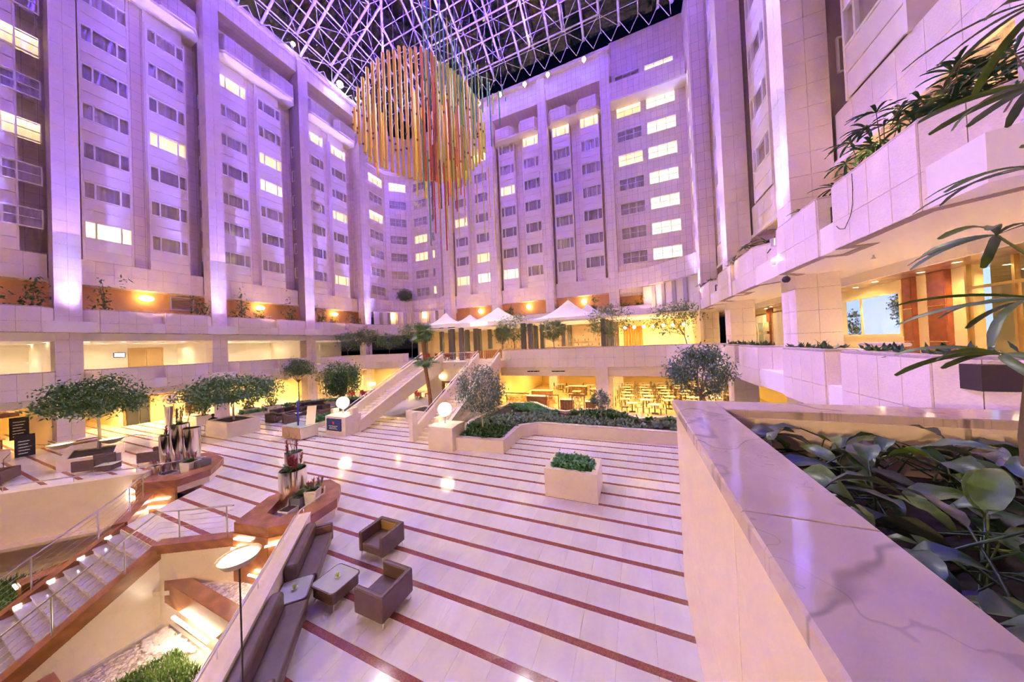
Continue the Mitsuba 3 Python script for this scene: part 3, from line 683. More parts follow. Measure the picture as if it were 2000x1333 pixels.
def railing(name, label, path, h=1.0, wires=5, post_every=1.5, post=.02, rail=.028, tilt=0.0):
    """steel posts, thin wires and a round handrail along a polyline of foot points"""
    k = thing(name, label, 'railing'); P = np.asarray(path, float)
    part(k, 'handrail', tube(P + [0, 0, h], rail, 10), 'steel', True)
    for w in range(wires): part(k, 'wire', tube(P + [0, 0, h * (.14 + .70 * w / max(1, wires - 1))], .007, 5), 'steel', True)
    seg = np.r_[0, np.cumsum(np.linalg.norm(np.diff(P, axis=0), axis=1))]; L = seg[-1]; n = max(1, round(L / post_every))
    for i in range(n + 1):
        s = L * (i + .15) / (n + .3); q = np.array([np.interp(s, seg, P[:, c]) for c in range(3)])
        part(k, 'post', tube([q - [0, 0, .02], q + [0, 0, h]], post, 8), 'steel', True)
    return k
# flat edges of the opening beside the stair head: wooden cap on a warm stone wall
edge = shell('wall_pit', 'stone sides of the stair opening')
scene[edge] = mikit.ply(cat(beam((-12.5, 5.25, -2.6), (-14.5, 4.12, -2.6), .18, 2.5), beam((-17.8, 4.12, -2.6), (-20.1, 5.3, -2.6), .18, 2.5)), 'stone_warm')
part(edge, 'cap', beam((-12.45, 5.30, -.14), (-14.62, 4.07, -.14), .36, .28), 'wood'); part(edge, 'cap', beam((-17.72, 4.06, -.14), (-20.3, 5.45, -.14), .36, .28), 'wood')
yy = 1.2
railing('railing', 'steel wire railing on the stair cheek nearer the leather sofas', [(-12.6, 5.2, .12), (-14.50, 4.1, .12), (XR_, yb, sz(yb) + .12)], post_every=1.55)
railing('railing', 'steel wire railing on the stair cheek nearer the far hexagonal planter', [(-20.1, 5.3, .12), (-17.8, 4.1, .12), (XL_, yb, sz(yb) + .12)], post_every=1.55)
# walls along both long sides, one behind the sofas and one opposite
def slanted_wall(label, A, B, thick_dir, z0=-1.15, z1=.86):
    A, B = np.array(A, float), np.array(B, float); t = np.array(thick_dir, float) * .40
    k = struct('wall_pit', hull([(*(p + q), z) for p in (A, B) for q in (t * 0, t) for z in (z0, z1 - .06)]), 'stone_warm', label)
    part(k, 'coping', hull([(*(p + q), z) for p in (A, B) for q in (t * -.06, t * 1.06) for z in (z1 - .06, z1)]), 'stone_warm')
    return k
slanted_wall('cream stone wall behind the leather sofas', (-10.12, 6.13), (-1.9, -2.09), (-.707, -.707))
slanted_wall('pale stone wall of the opening below the lounge chairs by the tree pot', (-21.5, 5.9), (-30.3, -2.9), (.707, -.707), -1.3)
railing('railing', 'steel handrail on the stone wall behind the leather sofas', [(-11.35, 7.45, .66), (-10.75, 7.0, .70), (-10.2, 5.85, .80), (-2.2, -2.15, .86)], h=.24, wires=0, post_every=1.62, post=.012)
railing('railing', 'steel handrail on the far stone wall by the tree pot', [(-20.9, 7.6, .66), (-21.6, 5.6, .84), (-30.3, -3.1, .86)], h=.24, wires=0, post_every=2.1, post=.012)
# the floor below
struct('floor_lower', box(-32, -2, -9, 8.0, -3.5, -3.4), 'stone_warm', 'stone floor of the level below')
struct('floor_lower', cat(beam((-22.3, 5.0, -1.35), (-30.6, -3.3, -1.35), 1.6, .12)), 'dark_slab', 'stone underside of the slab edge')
struct('wall_lower', cat(box(-14.5, -9.0, 6.3, 6.6, -3.4, -.6), box(-32, -18, 5.6, 5.9, -3.4, -.6)), 'stone_warm')
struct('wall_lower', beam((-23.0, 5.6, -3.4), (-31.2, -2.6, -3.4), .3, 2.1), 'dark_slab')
def scatter_pebbles(name, label, poly, z, n, r, bsdf='pebble_stone', seed=1):
    g = np.random.default_rng(seed); base = arr(trimesh.creation.icosphere(subdivisions=1, radius=1.0)); x0, y0, x1, y1 = poly.bounds; ms = []; pp = prep(poly)
    from shapely.geometry import Point
    while len(ms) < n:
        x, y = g.uniform(x0, x1), g.uniform(y0, y1)
        if pp.contains(Point(x, y)):
            s = r * g.uniform(.6, 1.3); ms.append(xf(base, tr(x, y, z + s * .25, rz=g.uniform(0, 6), s=(s * 1.3, s, s * .65))))
    return solo(name, cat(*ms), bsdf, label, 'pebbles', smooth=True, kind='stuff')
struct('floor_bed', prism([(-14.4, 4.5), (-14.4, 3.9), (-12.3, 5.0), (-10.4, 5.9), (-9.0, 4.5)], -1.40, -1.26), 'stone_warm')
scatter_pebbles('pebbles', 'beige pebbles in the upper bed behind the wooden ledge of the stair opening', Polygon([(-14.35, 4.55), (-14.3, 4.25), (-12.3, 5.0), (-10.4, 5.8), (-9.1, 4.5)]), -1.26, 2600, .035)
ledge = thing('planter_ledge', 'long wooden ledge box across the stair opening with a light tube under it', 'planter box')
scene_ledge = part(ledge, 'body', cbox(-14.42, -9.6, 4.12, 4.52, -1.75, -1.05, .012), 'wood')
part(ledge, 'light_tube', tube([(-13.4, 4.02, -1.82), (-11.3, 4.02, -1.82)], .045, 10), 'black', True, **glow((1.0, .84, .58), 34, 1.5))
part(ledge, 'foot', box(-14.42, -9.6, 4.35, 4.5, -3.4, -1.75), 'stone_warm')
bed = shell('floor_bed', 'planting bed at the foot of the stair wall')
scene[bed] = mikit.ply(box(-14.4, -8.2, -2.6, 4.2, -3.4, LOW - .05), 'stone_warm')
part(bed, 'rim', cat(box(-14.42, -14.34, -2.6, 4.25, LOW - .05, LOW + .06), box(-14.4, -8.2, 4.17, 4.25, LOW - .05, LOW + .06)), 'lamp_housing')
scatter_pebbles('pebbles', 'beige gravel strip along the steel rim of the sunken bed', Polygon([(-14.3, -2), (-13.2, -2), (-13.2, 3.2), (-12.6, 4.1), (-14.3, 4.1)]), LOW - .03, 3600, .032, seed=2)
scatter_pebbles('pebbles', 'larger white pebbles in the corner of the sunken bed', Polygon([(-14.2, 3.6), (-13.6, 3.5), (-12.2, 4.1), (-14.2, 4.12)]), LOW, 220, .055, 'white_frame', seed=3)
def blades(poly, n, z, h, seed, w=.012):
    g = np.random.default_rng(seed); x0, y0, x1, y1 = poly.bounds; V, F = [], []; pp = prep(poly); k = 0
    from shapely.geometry import Point
    while k < n:
        x, y = g.uniform(x0, x1), g.uniform(y0, y1)
        if not pp.contains(Point(x, y)): continue
        a = g.uniform(0, 6.28); hh = h * g.uniform(.6, 1.25); lx, ly = g.normal(0, .45, 2) * hh; c, s = math.cos(a) * w, math.sin(a) * w
        V += [(x - c, y - s, z), (x + c, y + s, z), (x + lx * .4 + c * .8, y + ly * .4 + s * .8, z + hh * .65), (x + lx * .4 - c * .8, y + ly * .4 - s * .8, z + hh * .65), (x + lx, y + ly, z + hh * .95)]
        b = 5 * k; F += [(b, b + 1, b + 2), (b, b + 2, b + 3), (b + 3, b + 2, b + 4)]; k += 1
    return np.array(V), np.array(F)
def _grass(p, n, uv): return mix((0.05, 0.13, 0.02), (0.17, 0.30, 0.05), noise(p.x * 6, p.y * 6, 0))
mat('grass_blade', proc(_grass), 0.5)
solo('grass', blades(Polygon([(-13.25, -2.4), (-8.3, -2.4), (-8.3, 3.9), (-12.9, 3.9), (-13.2, 2.8)]), 26000, LOW - .03, .17, 4), 'grass_blade', 'thick green grass in the sunken bed beside the gravel strip', 'grass', kind='stuff')
solo('grass', blades(Polygon([(-21.0, 4.8), (-19, 4.9), (-18.2, 1), (-18.2, -1), (-26.5, -1), (-25.5, 1.2)]), 9000, -2.6, .30, 5, .02), 'grass_blade', 'dark grass in the bed on the far side of the stair', 'grass', kind='stuff')
struct('floor_bed', box(-28, -18, -3, 5.5, -3.4, -2.62), 'stone_warm')
for (x0, x1, y0, y1, lb) in ((-21.6, -20.9, 2.6, 5.0, 'wooden ledge box in the bed beyond the stair'), (-23.4, -20.0, .9, 1.5, 'lower wooden ledge box beyond the stair')):
    t = thing('planter_ledge', lb, 'planter box'); part(t, 'body', cbox(x0, x1, y0, y1, -2.7, -1.9, .012), 'wood')
    part(t, 'light_tube', tube([(x0 + .1, y0 - .06, -2.0), (x1 - .1, y0 - .06, -2.0)], .04, 8), 'black', True, **glow((1.0, .85, .8), 7, .3))
t = thing('planter_ledge', 'wooden ledge box at the foot of the stair wall by the gravel', 'planter box'); part(t, 'body', cbox(-14.38, -13.75, 1.0, 2.2, -2.6, -1.95, .012), 'wood')

# ---- hexagonal wooden planters with metal vases
HEXN = np.array([(-12.42, 5.12), (-13.30, 6.55), (-13.15, 7.75), (-12.35, 8.35), (-11.38, 8.12), (-10.50, 7.32), (-10.28, 5.95), (-10.95, 5.35)])
HEXF = np.array([(-20.75, 5.25), (-19.35, 6.0), (-19.45, 7.2), (-20.85, 8.25), (-22.8, 8.5), (-24.1, 7.6), (-23.6, 6.5), (-21.95, 5.35)])
def hex_planter(P, hole, label, peb_label, seed, pitside):
    k = thing('planter', label, 'planter'); top = Polygon(P).buffer(0); inner = Polygon(hole).buffer(0)
    part(k, 'rim', prism(top.difference(inner), .30, .62), 'wood')
    part(k, 'base', prism(top.buffer(-.06).difference(inner.buffer(.02)), 0, .31), 'stone_warm')
    part(k, 'bed_floor', prism(inner.buffer(.03), .1, .2), 'stone_warm')
    part(k, 'lower_panel', cat(*[beam((*P[a], -1.4), (*P[b], -1.4), .10, 1.72) for a, b in pitside]), 'wood')
    scatter_pebbles('pebbles', peb_label, inner.buffer(-.04), .20, 700, .035, seed=seed)
    return k
HOLEN = [(-12.0, 5.85), (-12.75, 6.7), (-12.7, 7.4), (-12.1, 7.75), (-11.6, 7.6), (-11.15, 7.1), (-11.05, 6.25), (-11.3, 5.85)]
HOLEF = [(-21.0, 5.95), (-20.2, 6.4), (-20.25, 7.0), (-21.0, 7.6), (-22.5, 7.8), (-23.3, 7.3), (-23.0, 6.7), (-21.9, 6.0)]
hp1 = hex_planter(HEXN, HOLEN, 'hexagonal wooden planter beside the leather sofas, holding silver vases', 'white pebbles under the vases of the planter by the sofas', 11, ((0, 7), (7, 6)))
hp2 = hex_planter(HEXF, HOLEF, 'hexagonal wooden planter on the far side of the stair', 'white pebbles under the vases of the planter across the stair', 12, ((0, 1), (0, 7)))
def light_rods(parent, rods):
    for a, b in rods: part(parent, 'light_rod', tube([a, b], .035, 8), 'black', True, **glow((1.0, .80, .62), 22, .3))
light_rods(hp1, [((-12.25, 5.05, .18), (-11.55, 5.16, .20)), ((-12.3, 5.0, -.12), (-11.8, 5.08, -.10)), ((-10.9, 5.22, .12), (-10.35, 5.72, .14)), ((-11.6, 5.1, -.85), (-10.9, 5.2, -.87)), ((-10.85, 5.25, -.75), (-10.5, 5.55, -.74))])
light_rods(hp2, [((-21.9, 5.22, .15), (-21.1, 5.18, .17)), ((-21.8, 5.2, -.18), (-21.0, 5.15, -.16)), ((-20.6, 5.2, -.15), (-19.5, 5.8, -.13)), ((-20.4, 5.3, -.5), (-19.6, 5.75, -.48))])
mat('vase_metal', (0.80, 0.74, 0.68), 0.10, metal=1.0)
mat('soil', (0.05, 0.035, 0.025), 0.9)
def vase(label, x, y, z, r, h, seg=40):
    t = thing('vase', label, 'vase'); pr = [(r * .34, 0), (r * .62, .03), (r * .80, h * .18), (r * .93, h * .40), (r, h * .70), (r * .99, h), (r * .93, h), (r * .92, h * .9), (0, h * .88)]
    part(t, 'body', xf(lathe([(0, 0)] + pr, seg), tr(x, y, z)), 'vase_metal', 35)
    part(t, 'soil', xf(lathe([(0, 0), (r * .93, 0), (r * .9, .02), (0, .03)], 20), tr(x, y, z + h * .90)), 'soil')
    return t
vase('tall narrow silver vase in the planter by the sofas', -12.55, 7.05, .2, .30, 2.05)
vase('wide silver vase in the planter by the sofas, lower of the two', -12.15, 6.78, .2, .44, 1.55)
vase('tall silver vase in the planter across the stair', -22.0, 7.0, .2, .36, 2.5)
vase('slimmer silver vase in the planter across the stair', -22.6, 6.75, .2, .30, 1.95)
vase('silver vase behind the tall one in the planter across the stair', -21.6, 7.3, .2, .34, 2.25)
mat('white_ceramic', (0.80, 0.77, 0.76), 0.25); mat('grey_ceramic', (0.13, 0.14, 0.15), 0.3)
def square_pot(label, x, y, z, w, h, bsdf, rz=.5, w2=None):
    w2 = w2 or w * .8
    m = hull([(a * w2 / 2, b * w2 / 2, 0) for a in (-1, 1) for b in (-1, 1)] + [(a * w / 2, b * w / 2, h) for a in (-1, 1) for b in (-1, 1)])
    t = thing('flower_pot', label, 'flower pot'); part(t, 'body', xf(m, tr(x, y, z, rz=rz)), bsdf)
    part(t, 'soil', xf(box(-w * .42, w * .42, -w * .42, w * .42, h - .002, h + .004), tr(x, y, z, rz=rz)), 'soil')
    return t
square_pot('white square pot with a reddish plant in the planter by the sofas', -11.45, 7.05, .2, .42, .75, 'white_ceramic')
square_pot('grey square pot next to the white one in the planter by the sofas', -11.75, 6.75, .2, .40, .60, 'grey_ceramic', .3)
square_pot('low lilac-lit white pot in front of the vases by the sofas', -11.72, 6.35, .2, .45, .35, 'white_ceramic', .2)
square_pot('white square pot in the planter across the stair', -20.75, 6.95, .2, .55, .75, 'white_ceramic', .3)
square_pot('grey square pot in the planter across the stair', -20.45, 7.25, .2, .5, .72, 'grey_ceramic', .3)
square_pot('low white pot in the planter across the stair', -21.3, 6.35, .2, .6, .35, 'white_ceramic', .2)
vase('small silver vase with a red bloom in the planter across the stair', -21.5, 6.05, .2, .16, .8)
# ---- plants in the vases: bromeliads with strap leaves and red spikes
def strap_leaf(L, w, curl, seg=6):
    """a strap leaf along +x that rises and bends over"""
    t = np.linspace(0, 1, seg + 1); a = .95 - curl * t; x = np.cumsum(np.r_[0, np.cos(a[:-1])]) * L / seg; z = np.cumsum(np.r_[0, np.sin(a[:-1])]) * L / seg
    ww = w * np.sin(np.pi * np.clip(t * .86 + .14, 0, 1)) ** .7; V = np.vstack([np.stack([x, -ww, z + abs(ww) * .3], 1), np.stack([x, 0 * ww, z], 1), np.stack([x, ww, z + abs(ww) * .3], 1)])
    n = seg + 1; F = []
    for i in range(seg):
        for r in (0, 1): F += [[r * n + i, r * n + i + 1, (r + 1) * n + i + 1], [r * n + i, (r + 1) * n + i + 1, (r + 1) * n + i]]
    return V, np.array(F)
mat('leaf_green', (0.06, 0.16, 0.045), 0.35, 0.5); mat('leaf_dark', (0.03, 0.085, 0.03), 0.35, 0.5); mat('bloom_red', (0.26, 0.035, 0.05), 0.5); mat('bloom_copper', (0.34, 0.15, 0.10), 0.6); mat('twig', (0.16, 0.09, 0.06), 0.8)
def bromeliad(label, x, y, z, R, H, seed, spikes=4, name='bromeliad', bloom='bloom_red', leaves=26):
    g = np.random.default_rng(seed); t = thing(name, label, 'plant')
    part(t, 'foliage', cat(*[xf(strap_leaf(R * g.uniform(.7, 1.15), R * .07, g.uniform(.6, 1.7)), tr(x + g.normal(0, R * .12), y + g.normal(0, R * .12), z - .03, rz=g.uniform(0, 6.28))) for _ in range(leaves)]), 'leaf_green', True)
    for s in range(spikes):
        bx, by = x + g.normal(0, R * .25), y + g.normal(0, R * .25); hh = H * g.uniform(.7, 1.1); lean = g.normal(0, .1, 2)
        ms = [tube([(bx, by, z), (bx + lean[0] * hh, by + lean[1] * hh, z + hh)], .012, 5)]
        for q in range(16):
            f = .45 + .55 * q / 15; ms.append(xf(strap_leaf(R * .30, R * .05, .3, 3), tr(bx + lean[0] * hh * f, by + lean[1] * hh * f, z + hh * f - .03, rz=q * 2.4)))
        part(t, 'flower_spike', cat(*ms), bloom, True)
    return t
bromeliad('bromeliad with a dark red spike in the tall narrow vase by the sofas', -12.55, 7.05, 2.1, .42, .60, 21, 3)
bromeliad('bromeliad with several red spikes in the wide vase by the sofas', -12.15, 6.78, 1.62, .50, .62, 22, 6, leaves=40)
bromeliad('copper coloured plant in the white square pot by the sofas', -11.45, 7.05, .92, .42, .42, 23, 5, 'potted_plant', 'bloom_copper')
bromeliad('green tuft in the grey pot by the sofas', -11.75, 6.75, .78, .36, .2, 24, 0, 'potted_plant')
bromeliad('plant with tall brown spikes in the tall vase across the stair', -22.0, 7.0, 2.6, .5, 1.15, 25, 6, bloom='twig')
bromeliad('bromeliad with a red bloom in the slimmer vase across the stair', -22.6, 6.75, 2.05, .5, .5, 26, 3)
bromeliad('reddish plant in the white pot across the stair', -20.75, 6.95, .92, .45, .45, 27, 4, 'potted_plant', 'bloom_copper')
bromeliad('small red bloom in the little vase across the stair', -21.5, 6.05, .95, .25, .35, 28, 2)
def twigs(label, x, y, z, h, n, seed):
    g = np.random.default_rng(seed); ms = []
    for _ in range(n):
        a = g.uniform(0, 6.28); l = h * g.uniform(.6, 1); p = [(x, y, z)]; dx, dy = math.cos(a) * .22, math.sin(a) * .22
        for q in range(1, 5): p.append((x + dx * l * q / 4 + g.normal(0, .02), y + dy * l * q / 4 + g.normal(0, .02), z + l * q / 4))
        ms.append(tube(p, [.008, .007, .006, .004, .003], 4))
        for q in range(2, 5): ms.append(tube([p[q], (p[q][0] + g.normal(0, .1), p[q][1] + g.normal(0, .1), p[q][2] + .12)], .003, 3))
    return solo('twigs', cat(*ms), 'twig', label, 'twigs', smooth=True, kind='stuff')
twigs('thin bare twigs rising from the tall narrow vase by the sofas', -12.5, 7.0, 2.1, 1.25, 7, 31)
twigs('bare twigs in the tall vase across the stair', -22.0, 7.0, 2.6, 1.5, 9, 32)
# ---- leather armchairs, sofas, tables
def legs(parent, pts, h, top=.05):
    for (x, y, dx, dy) in pts: part(parent, 'leg', tube([(x, y, h), (x + dx * .4, y + dy * .4, h * .35), (x + dx, y + dy, .0)], [.02, .016, .012], 6), 'chrome', True)
def tub_chair(label, x, y, rz, group=None, w=.96, d=.88, h=.72):
    """front faces -y"""
    k = thing('armchair', label, 'armchair', group); M = tr(x, y, 0, rz=rz); a = .13
    P = lambda n, m, b='leather', s=35: part(k, n, xf(m, M), b, s)
    P('seat_base', rbox(-w / 2 + .02, w / 2 - .02, -d / 2 + .03, d / 2 - .02, .15, .32, .03))
    P('seat', rbox(-w / 2 + a, w / 2 - a, -d / 2, d / 2 - a, .28, .42, .05))
    P('backrest', rbox(-w / 2, w / 2, d / 2 - a, d / 2, .14, h, .045))
    for s in (-1, 1): P('arm', rbox(min(s * w / 2, s * (w / 2 - a)), max(s * w / 2, s * (w / 2 - a)), -d / 2, d / 2 - .03, .14, h, .045))
    P('lining', rbox(-w / 2 + a - .005, w / 2 - a + .005, d / 2 - a - .02, d / 2 - a + .01, .40, h - .05, .01), 'leather_gold')
    for sx in (-1, 1):
        for sy in (-1, 1):
            part(k, 'leg', xf(tube([(sx * (w / 2 - .08), sy * (d / 2 - .08), .16), (sx * (w / 2 - .05), sy * (d / 2 - .04), .0)], [.02, .013], 6), M), 'chrome', True)
    return k
tub_chair('brown leather tub chair facing the sofas, farther of the two by the low tables', -7.36, 6.52, 0, 'leather tub chairs by the low tables')
tub_chair('brown leather tub chair at the near low table, turned toward the sofas', -5.72, 5.08, -math.pi / 2, 'leather tub chairs by the low tables')
A45 = np.array([[.7071, .7071, 0, 0], [-.7071, .7071, 0, 0], [0, 0, 1, 0], [0, 0, 0, 1.0]])       # (along the wall, toward the lobby) -> world
def sofa(label, a0, a1, arm_at):
    k = thing('sofa', label, 'sofa', 'leather sofas along the stone wall'); nb, nf = -2.80, -2.08; t = .14
    P = lambda n, m, b='leather', s=35: part(k, n, xf(m, A45), b, s)
    P('seat_base', rbox(a0 + .02, a1 - .02, nb + .05, nf - .03, .12, .30, .03)); P('seat', rbox(a0 + (.15 if arm_at < 0 else 0), a1 - (.15 if arm_at > 0 else 0), nb + .24, nf, .26, .44, .06))
    P('backrest', rbox(a0, a1, nb, nb + .27, .12, .80, .09))
    P('arm', rbox(a0, a0 + t, nb + .05, nf, .12, .66, .05) if arm_at < 0 else rbox(a1 - t, a1, nb + .05, nf, .12, .66, .05))
    P('arm_lining', rbox(a0 + t - .005, a0 + t + .015, nb + .26, nf - .03, .42, .62, .008) if arm_at < 0 else rbox(a1 - t - .015, a1 - t + .005, nb + .26, nf - .03, .42, .62, .008), 'leather_gold')
    for a in (a0 + .12, a1 - .12):
        for n in (nb + .1, nf - .08): part(k, 'leg', xf(tube([(a, n, .14), (a, n + .02, 0)], [.02, .014], 6), A45), 'chrome', True)
    return k
sofa('brown leather sofa by the hexagonal planter, its arm at the planter end', -10.95, -8.92, -1)
sofa('brown leather sofa at the lower end of the stone wall, next to the corner table', -8.14, -6.05, 1)
mat('frosted_glass', (0.46, 0.50, 0.46), 0.12, 0.5)
def low_table(label, M, w, d, h=.43):
    from shapely.geometry import box as B
    k = thing('coffee_table', label, 'low table', 'glass-topped leather tables'); r = B(-w / 2 + .12, -d / 2 + .12, w / 2 - .12, d / 2 - .12).buffer(.12)
    part(k, 'body', xf(prism(r.buffer(-.035), .15, h - .03), M), 'leather', 30); part(k, 'rim', xf(prism(r.difference(r.buffer(-.03)), h - .035, h), M), 'leather', 30)
    part(k, 'glass_top', xf(prism(r.buffer(-.03), h - .02, h + .004), M), 'frosted_glass', 30)
    for sx in (-1, 1):
        for sy in (-1, 1): part(k, 'leg', xf(tube([(sx * (w / 2 - .15), sy * (d / 2 - .15), .17), (sx * (w / 2 - .06), sy * (d / 2 - .06), 0)], [.02, .012], 6), M), 'chrome', True)
    return k
low_table('square low table with frosted glass top in front of the sofas', tr(-7.16, 4.90), .84, .80)
low_table('corner table with frosted glass top between the two sofas', A45 @ tr(-8.55, -2.47), .82, .68)
def small_bowl(label, x, y, z):
    t = thing('table_bowl', label, 'bowl'); part(t, 'bowl', xf(lathe([(0, 0), (.04, .0), (.07, .04), (.06, .045), (0, .02)], 14), tr(x, y, z)), 'white_ceramic', True)
    g = np.random.default_rng(int(abs(x) * 100)); part(t, 'sprig', cat(*[xf(strap_leaf(.10, .02, .8, 3), tr(x, y, z + .02, rz=g.uniform(0, 6.3))) for _ in range(9)]), 'sprig_green', True)
mat('sprig_green', (0.35, 0.45, 0.04), .5)
small_bowl('tiny bowl with a yellow-green sprig on the table in front of the sofas', -7.13, 4.93, .435)
c = (A45 @ np.array([-8.55, -2.47, 0, 1]))[:2]; small_bowl('tiny bowl with a yellow-green sprig on the corner table', c[0], c[1], .435)
# ---- bowl lamps on thin poles
mat('lamp_bowl', (0.42, 0.36, 0.25), 0.4); mat('pole_dark', (0.05, 0.045, 0.04), 0.4, metal=.6)
def bowl_lamp(label, x, y, h, r, base=None, p=14):
    t = thing('floor_lamp', label, 'floor lamp'); bx, by = base or (x, y)
    part(t, 'bowl', xf(lathe([(0, 0), (r * .35, .01), (r * .72, r * .22), (r * .95, r * .55), (r, r * .62), (r * .93, r * .60), (r * .6, r * .28), (0, r * .14)], 28), tr(x, y, h)), 'lamp_bowl', True)
    part(t, 'lamp', xf(lathe([(0, r * .42), (r * .9, r * .50), (r * .9, r * .54), (0, r * .56)], 24), tr(x, y, h)), 'black', True, **glow((1.0, .80, .45), p, 1.2))
    if base: part(t, 'pole', tube([(bx, by, 0), (bx, by, h * .6), (bx + (x - bx) * .15, by + (y - by) * .15, h * 1.15), (bx + (x - bx) * .55, by + (y - by) * .55, h * 1.5), (x, y, h * 1.25), (x, y, h + r * .5)], .012, 6), 'pole_dark', True)
    else: part(t, 'pole', tube([(x, y, 0), (x, y, h + .02)], .012, 6), 'pole_dark', True)
    part(t, 'foot', xf(lathe([(0, 0), (.16, 0), (.16, .02), (0, .03)], 20), tr(bx, by, 0)), 'pole_dark')
bowl_lamp('bowl-shaped uplight on a thin pole behind the sofas', -5.75, 2.42, 2.88, 0.27)
# ================================================================ plants: leaf clouds, trees, shrubs
def leaf_cloud(C, r, per, L, W, seed, droop=.5):
    """many small pointed leaves around the centres C; each leaf is two folded triangles"""
    g = np.random.default_rng(seed); C = np.asarray(C, float); n = len(C) * per
    p = np.repeat(C, per, 0) + g.normal(0, 1, (n, 3)) * np.asarray(r, float) * .55
    a = g.uniform(0, 2 * np.pi, n); el = g.normal(-droop, .5, n)
    d = np.stack([np.cos(a) * np.cos(el), np.sin(a) * np.cos(el), np.sin(el)], 1); s = np.stack([-np.sin(a), np.cos(a), g.normal(0, .4, n)], 1)
    s /= np.linalg.norm(s, axis=1, keepdims=True); l = (L * g.uniform(.6, 1.25, n))[:, None]; w = (W * g.uniform(.7, 1.2, n))[:, None]
    V = np.stack([p, p + d * l * .45 + s * w, p + d * l, p + d * l * .45 - s * w], 1).reshape(-1, 3)
    i = np.arange(n)[:, None] * 4
    return V, np.vstack([i + [0, 1, 2], i + [0, 2, 3]])
def _lg(p, n, uv): return mix((0.022, 0.075, 0.022), (0.075, 0.17, 0.042), noise(p.x * 9, p.y * 9, p.z * 9))
mat('tree_leaf', proc(_lg), 0.4, 0.5)
mat('bark', (0.42, 0.35, 0.28), 0.8); mat('bark_dark', (0.16, 0.12, 0.09), 0.85)
def crown_centres(g, n, c, rx, rz, hollow=.55):
    P = g.normal(0, 1, (n, 3)); P /= np.linalg.norm(P, axis=1, keepdims=True); rr = (hollow + (1 - hollow) * g.uniform(0, 1, n)) ** .7
    return np.array(c) + P * rr[:, None] * [rx, rx, rz]
def tree(label, x, y, z0, zc, rx, rz, seed, n=70, per=34, L=.17, W=.045, trunk=.06, fork=.5, lean=(0, 0), bark='bark', name='tree', leafmat='tree_leaf', group=None, flat=False, cut=None):
    g = np.random.default_rng(seed); k = thing(name, label, 'tree', group); cx, cy = x + lean[0], y + lean[1]
    C = crown_centres(g, n, (cx, cy, zc), rx, rz)
    if flat: C[:, 2] = zc + (C[:, 2] - zc) * .8 + .25 * rz * (1 - ((C[:, 0] - cx) ** 2 + (C[:, 1] - cy) ** 2) / rx ** 2)
    zf = z0 + (zc - z0) * fork; f = (x + lean[0] * .4, y + lean[1] * .4, zf)
    part(k, 'trunk', tube([(x, y, z0 - .05), ((x + f[0]) / 2 + g.normal(0, .04), (y + f[1]) / 2 + g.normal(0, .04), (z0 + zf) / 2), f], [trunk, trunk * .8, trunk * .7], 8), bark, True)
    sel = C[g.choice(n, min(9, n), False)]
    for q in sel:
        m = (np.array(f) + q) / 2 + g.normal(0, .08, 3); part(k, 'branch', tube([f, m, q], [trunk * .55, trunk * .35, trunk * .12], 5), bark, True)
    part(k, 'foliage', leaf_cloud(C, (rx * .30, rx * .30, rz * .30), per, L, W, seed), leafmat, kind='stuff')
    return k
def planter_box(label, P, h, t=.12, soil_drop=.08, bsdf='stone_warm', name='planter', group=None):
    k = thing(name, label, 'planter', group); p = Polygon(P)
    i = p.buffer(-t, join_style=2)
    part(k, 'wall', prism(p.difference(i), 0, h), bsdf); part(k, 'soil', prism(i, 0, h - soil_drop), 'soil'); return k
def rect(x0, x1, y0, y1): return [(x0, y0), (x1, y0), (x1, y1), (x0, y1)]
# ---- square planter in the middle of the floor
pb = planter_box('square stone planter full of green plants standing alone on the striped floor', rect(-3.55, -1.5, 11.1, 12.75), 1.10, .22, .10)
g_ = np.random.default_rng(5); mat('salad_leaf', (0.07, 0.22, 0.07), .45)
scene_k = thing('bedding_plants', 'dense bright green leafy plants filling the square stone planter', 'plants'); labels[scene_k]['kind'] = 'stuff'
part(scene_k, 'foliage', leaf_cloud([(g_.uniform(-3.25, -1.8), g_.uniform(11.4, 12.45), 1.12) for _ in range(110)], (.13, .13, .10), 26, .15, .06, 6, -.2), 'salad_leaf')
# ---- raised bed in front of the restaurant
BED = [(-10.1, 14.35), (-7.0, 14.6), (-7.1, 17.6), (-6.2, 18.5), (2.6, 18.5), (6.0, 18.5), (6.0, 22.0), (2.0, 22.4), (.2, 21.6), (-1.5, 23.6), (-3.6, 23.5), (-5.2, 22.4), (-6.4, 22.8), (-8.5, 25.2), (-11.0, 24.4), (-11.3, 18.2)]
bedk = thing('raised_bed', 'long raised stone flower bed with an angled front before the restaurant', 'flower bed')
_pb, _pi = Polygon(BED), Polygon(BED).buffer(-.28, join_style=2)
part(bedk, 'wall', prism(_pb.difference(_pi), 0, .72), 'stone_warm'); part(bedk, 'soil', prism(_pi, 0, .58), 'soil')
part(bedk, 'coping', prism(Polygon(BED).buffer(.02).difference(Polygon(BED).buffer(-.34, join_style=2)), .72, .77), 'stone_polished')
def bed_plants(label, poly, n, seed, bsdf, L=.2, W=.06, r=.16, per=22, z=.62):
    g = np.random.default_rng(seed); pp = prep(poly); x0, y0, x1, y1 = poly.bounds; C = []
    from shapely.geometry import Point
    while len(C) < n:
        q = (g.uniform(x0, x1), g.uniform(y0, y1))
        if pp.contains(Point(q)): C.append((q[0], q[1], z + .12))
    k = thing('bedding_plants', label, 'plants'); labels[k]['kind'] = 'stuff'
    part(k, 'foliage', leaf_cloud(C, (r, r, r * .7), per, L, W, seed, -.3), bsdf); return k
mat('silver_leaf', (0.16, 0.22, 0.15), .6)
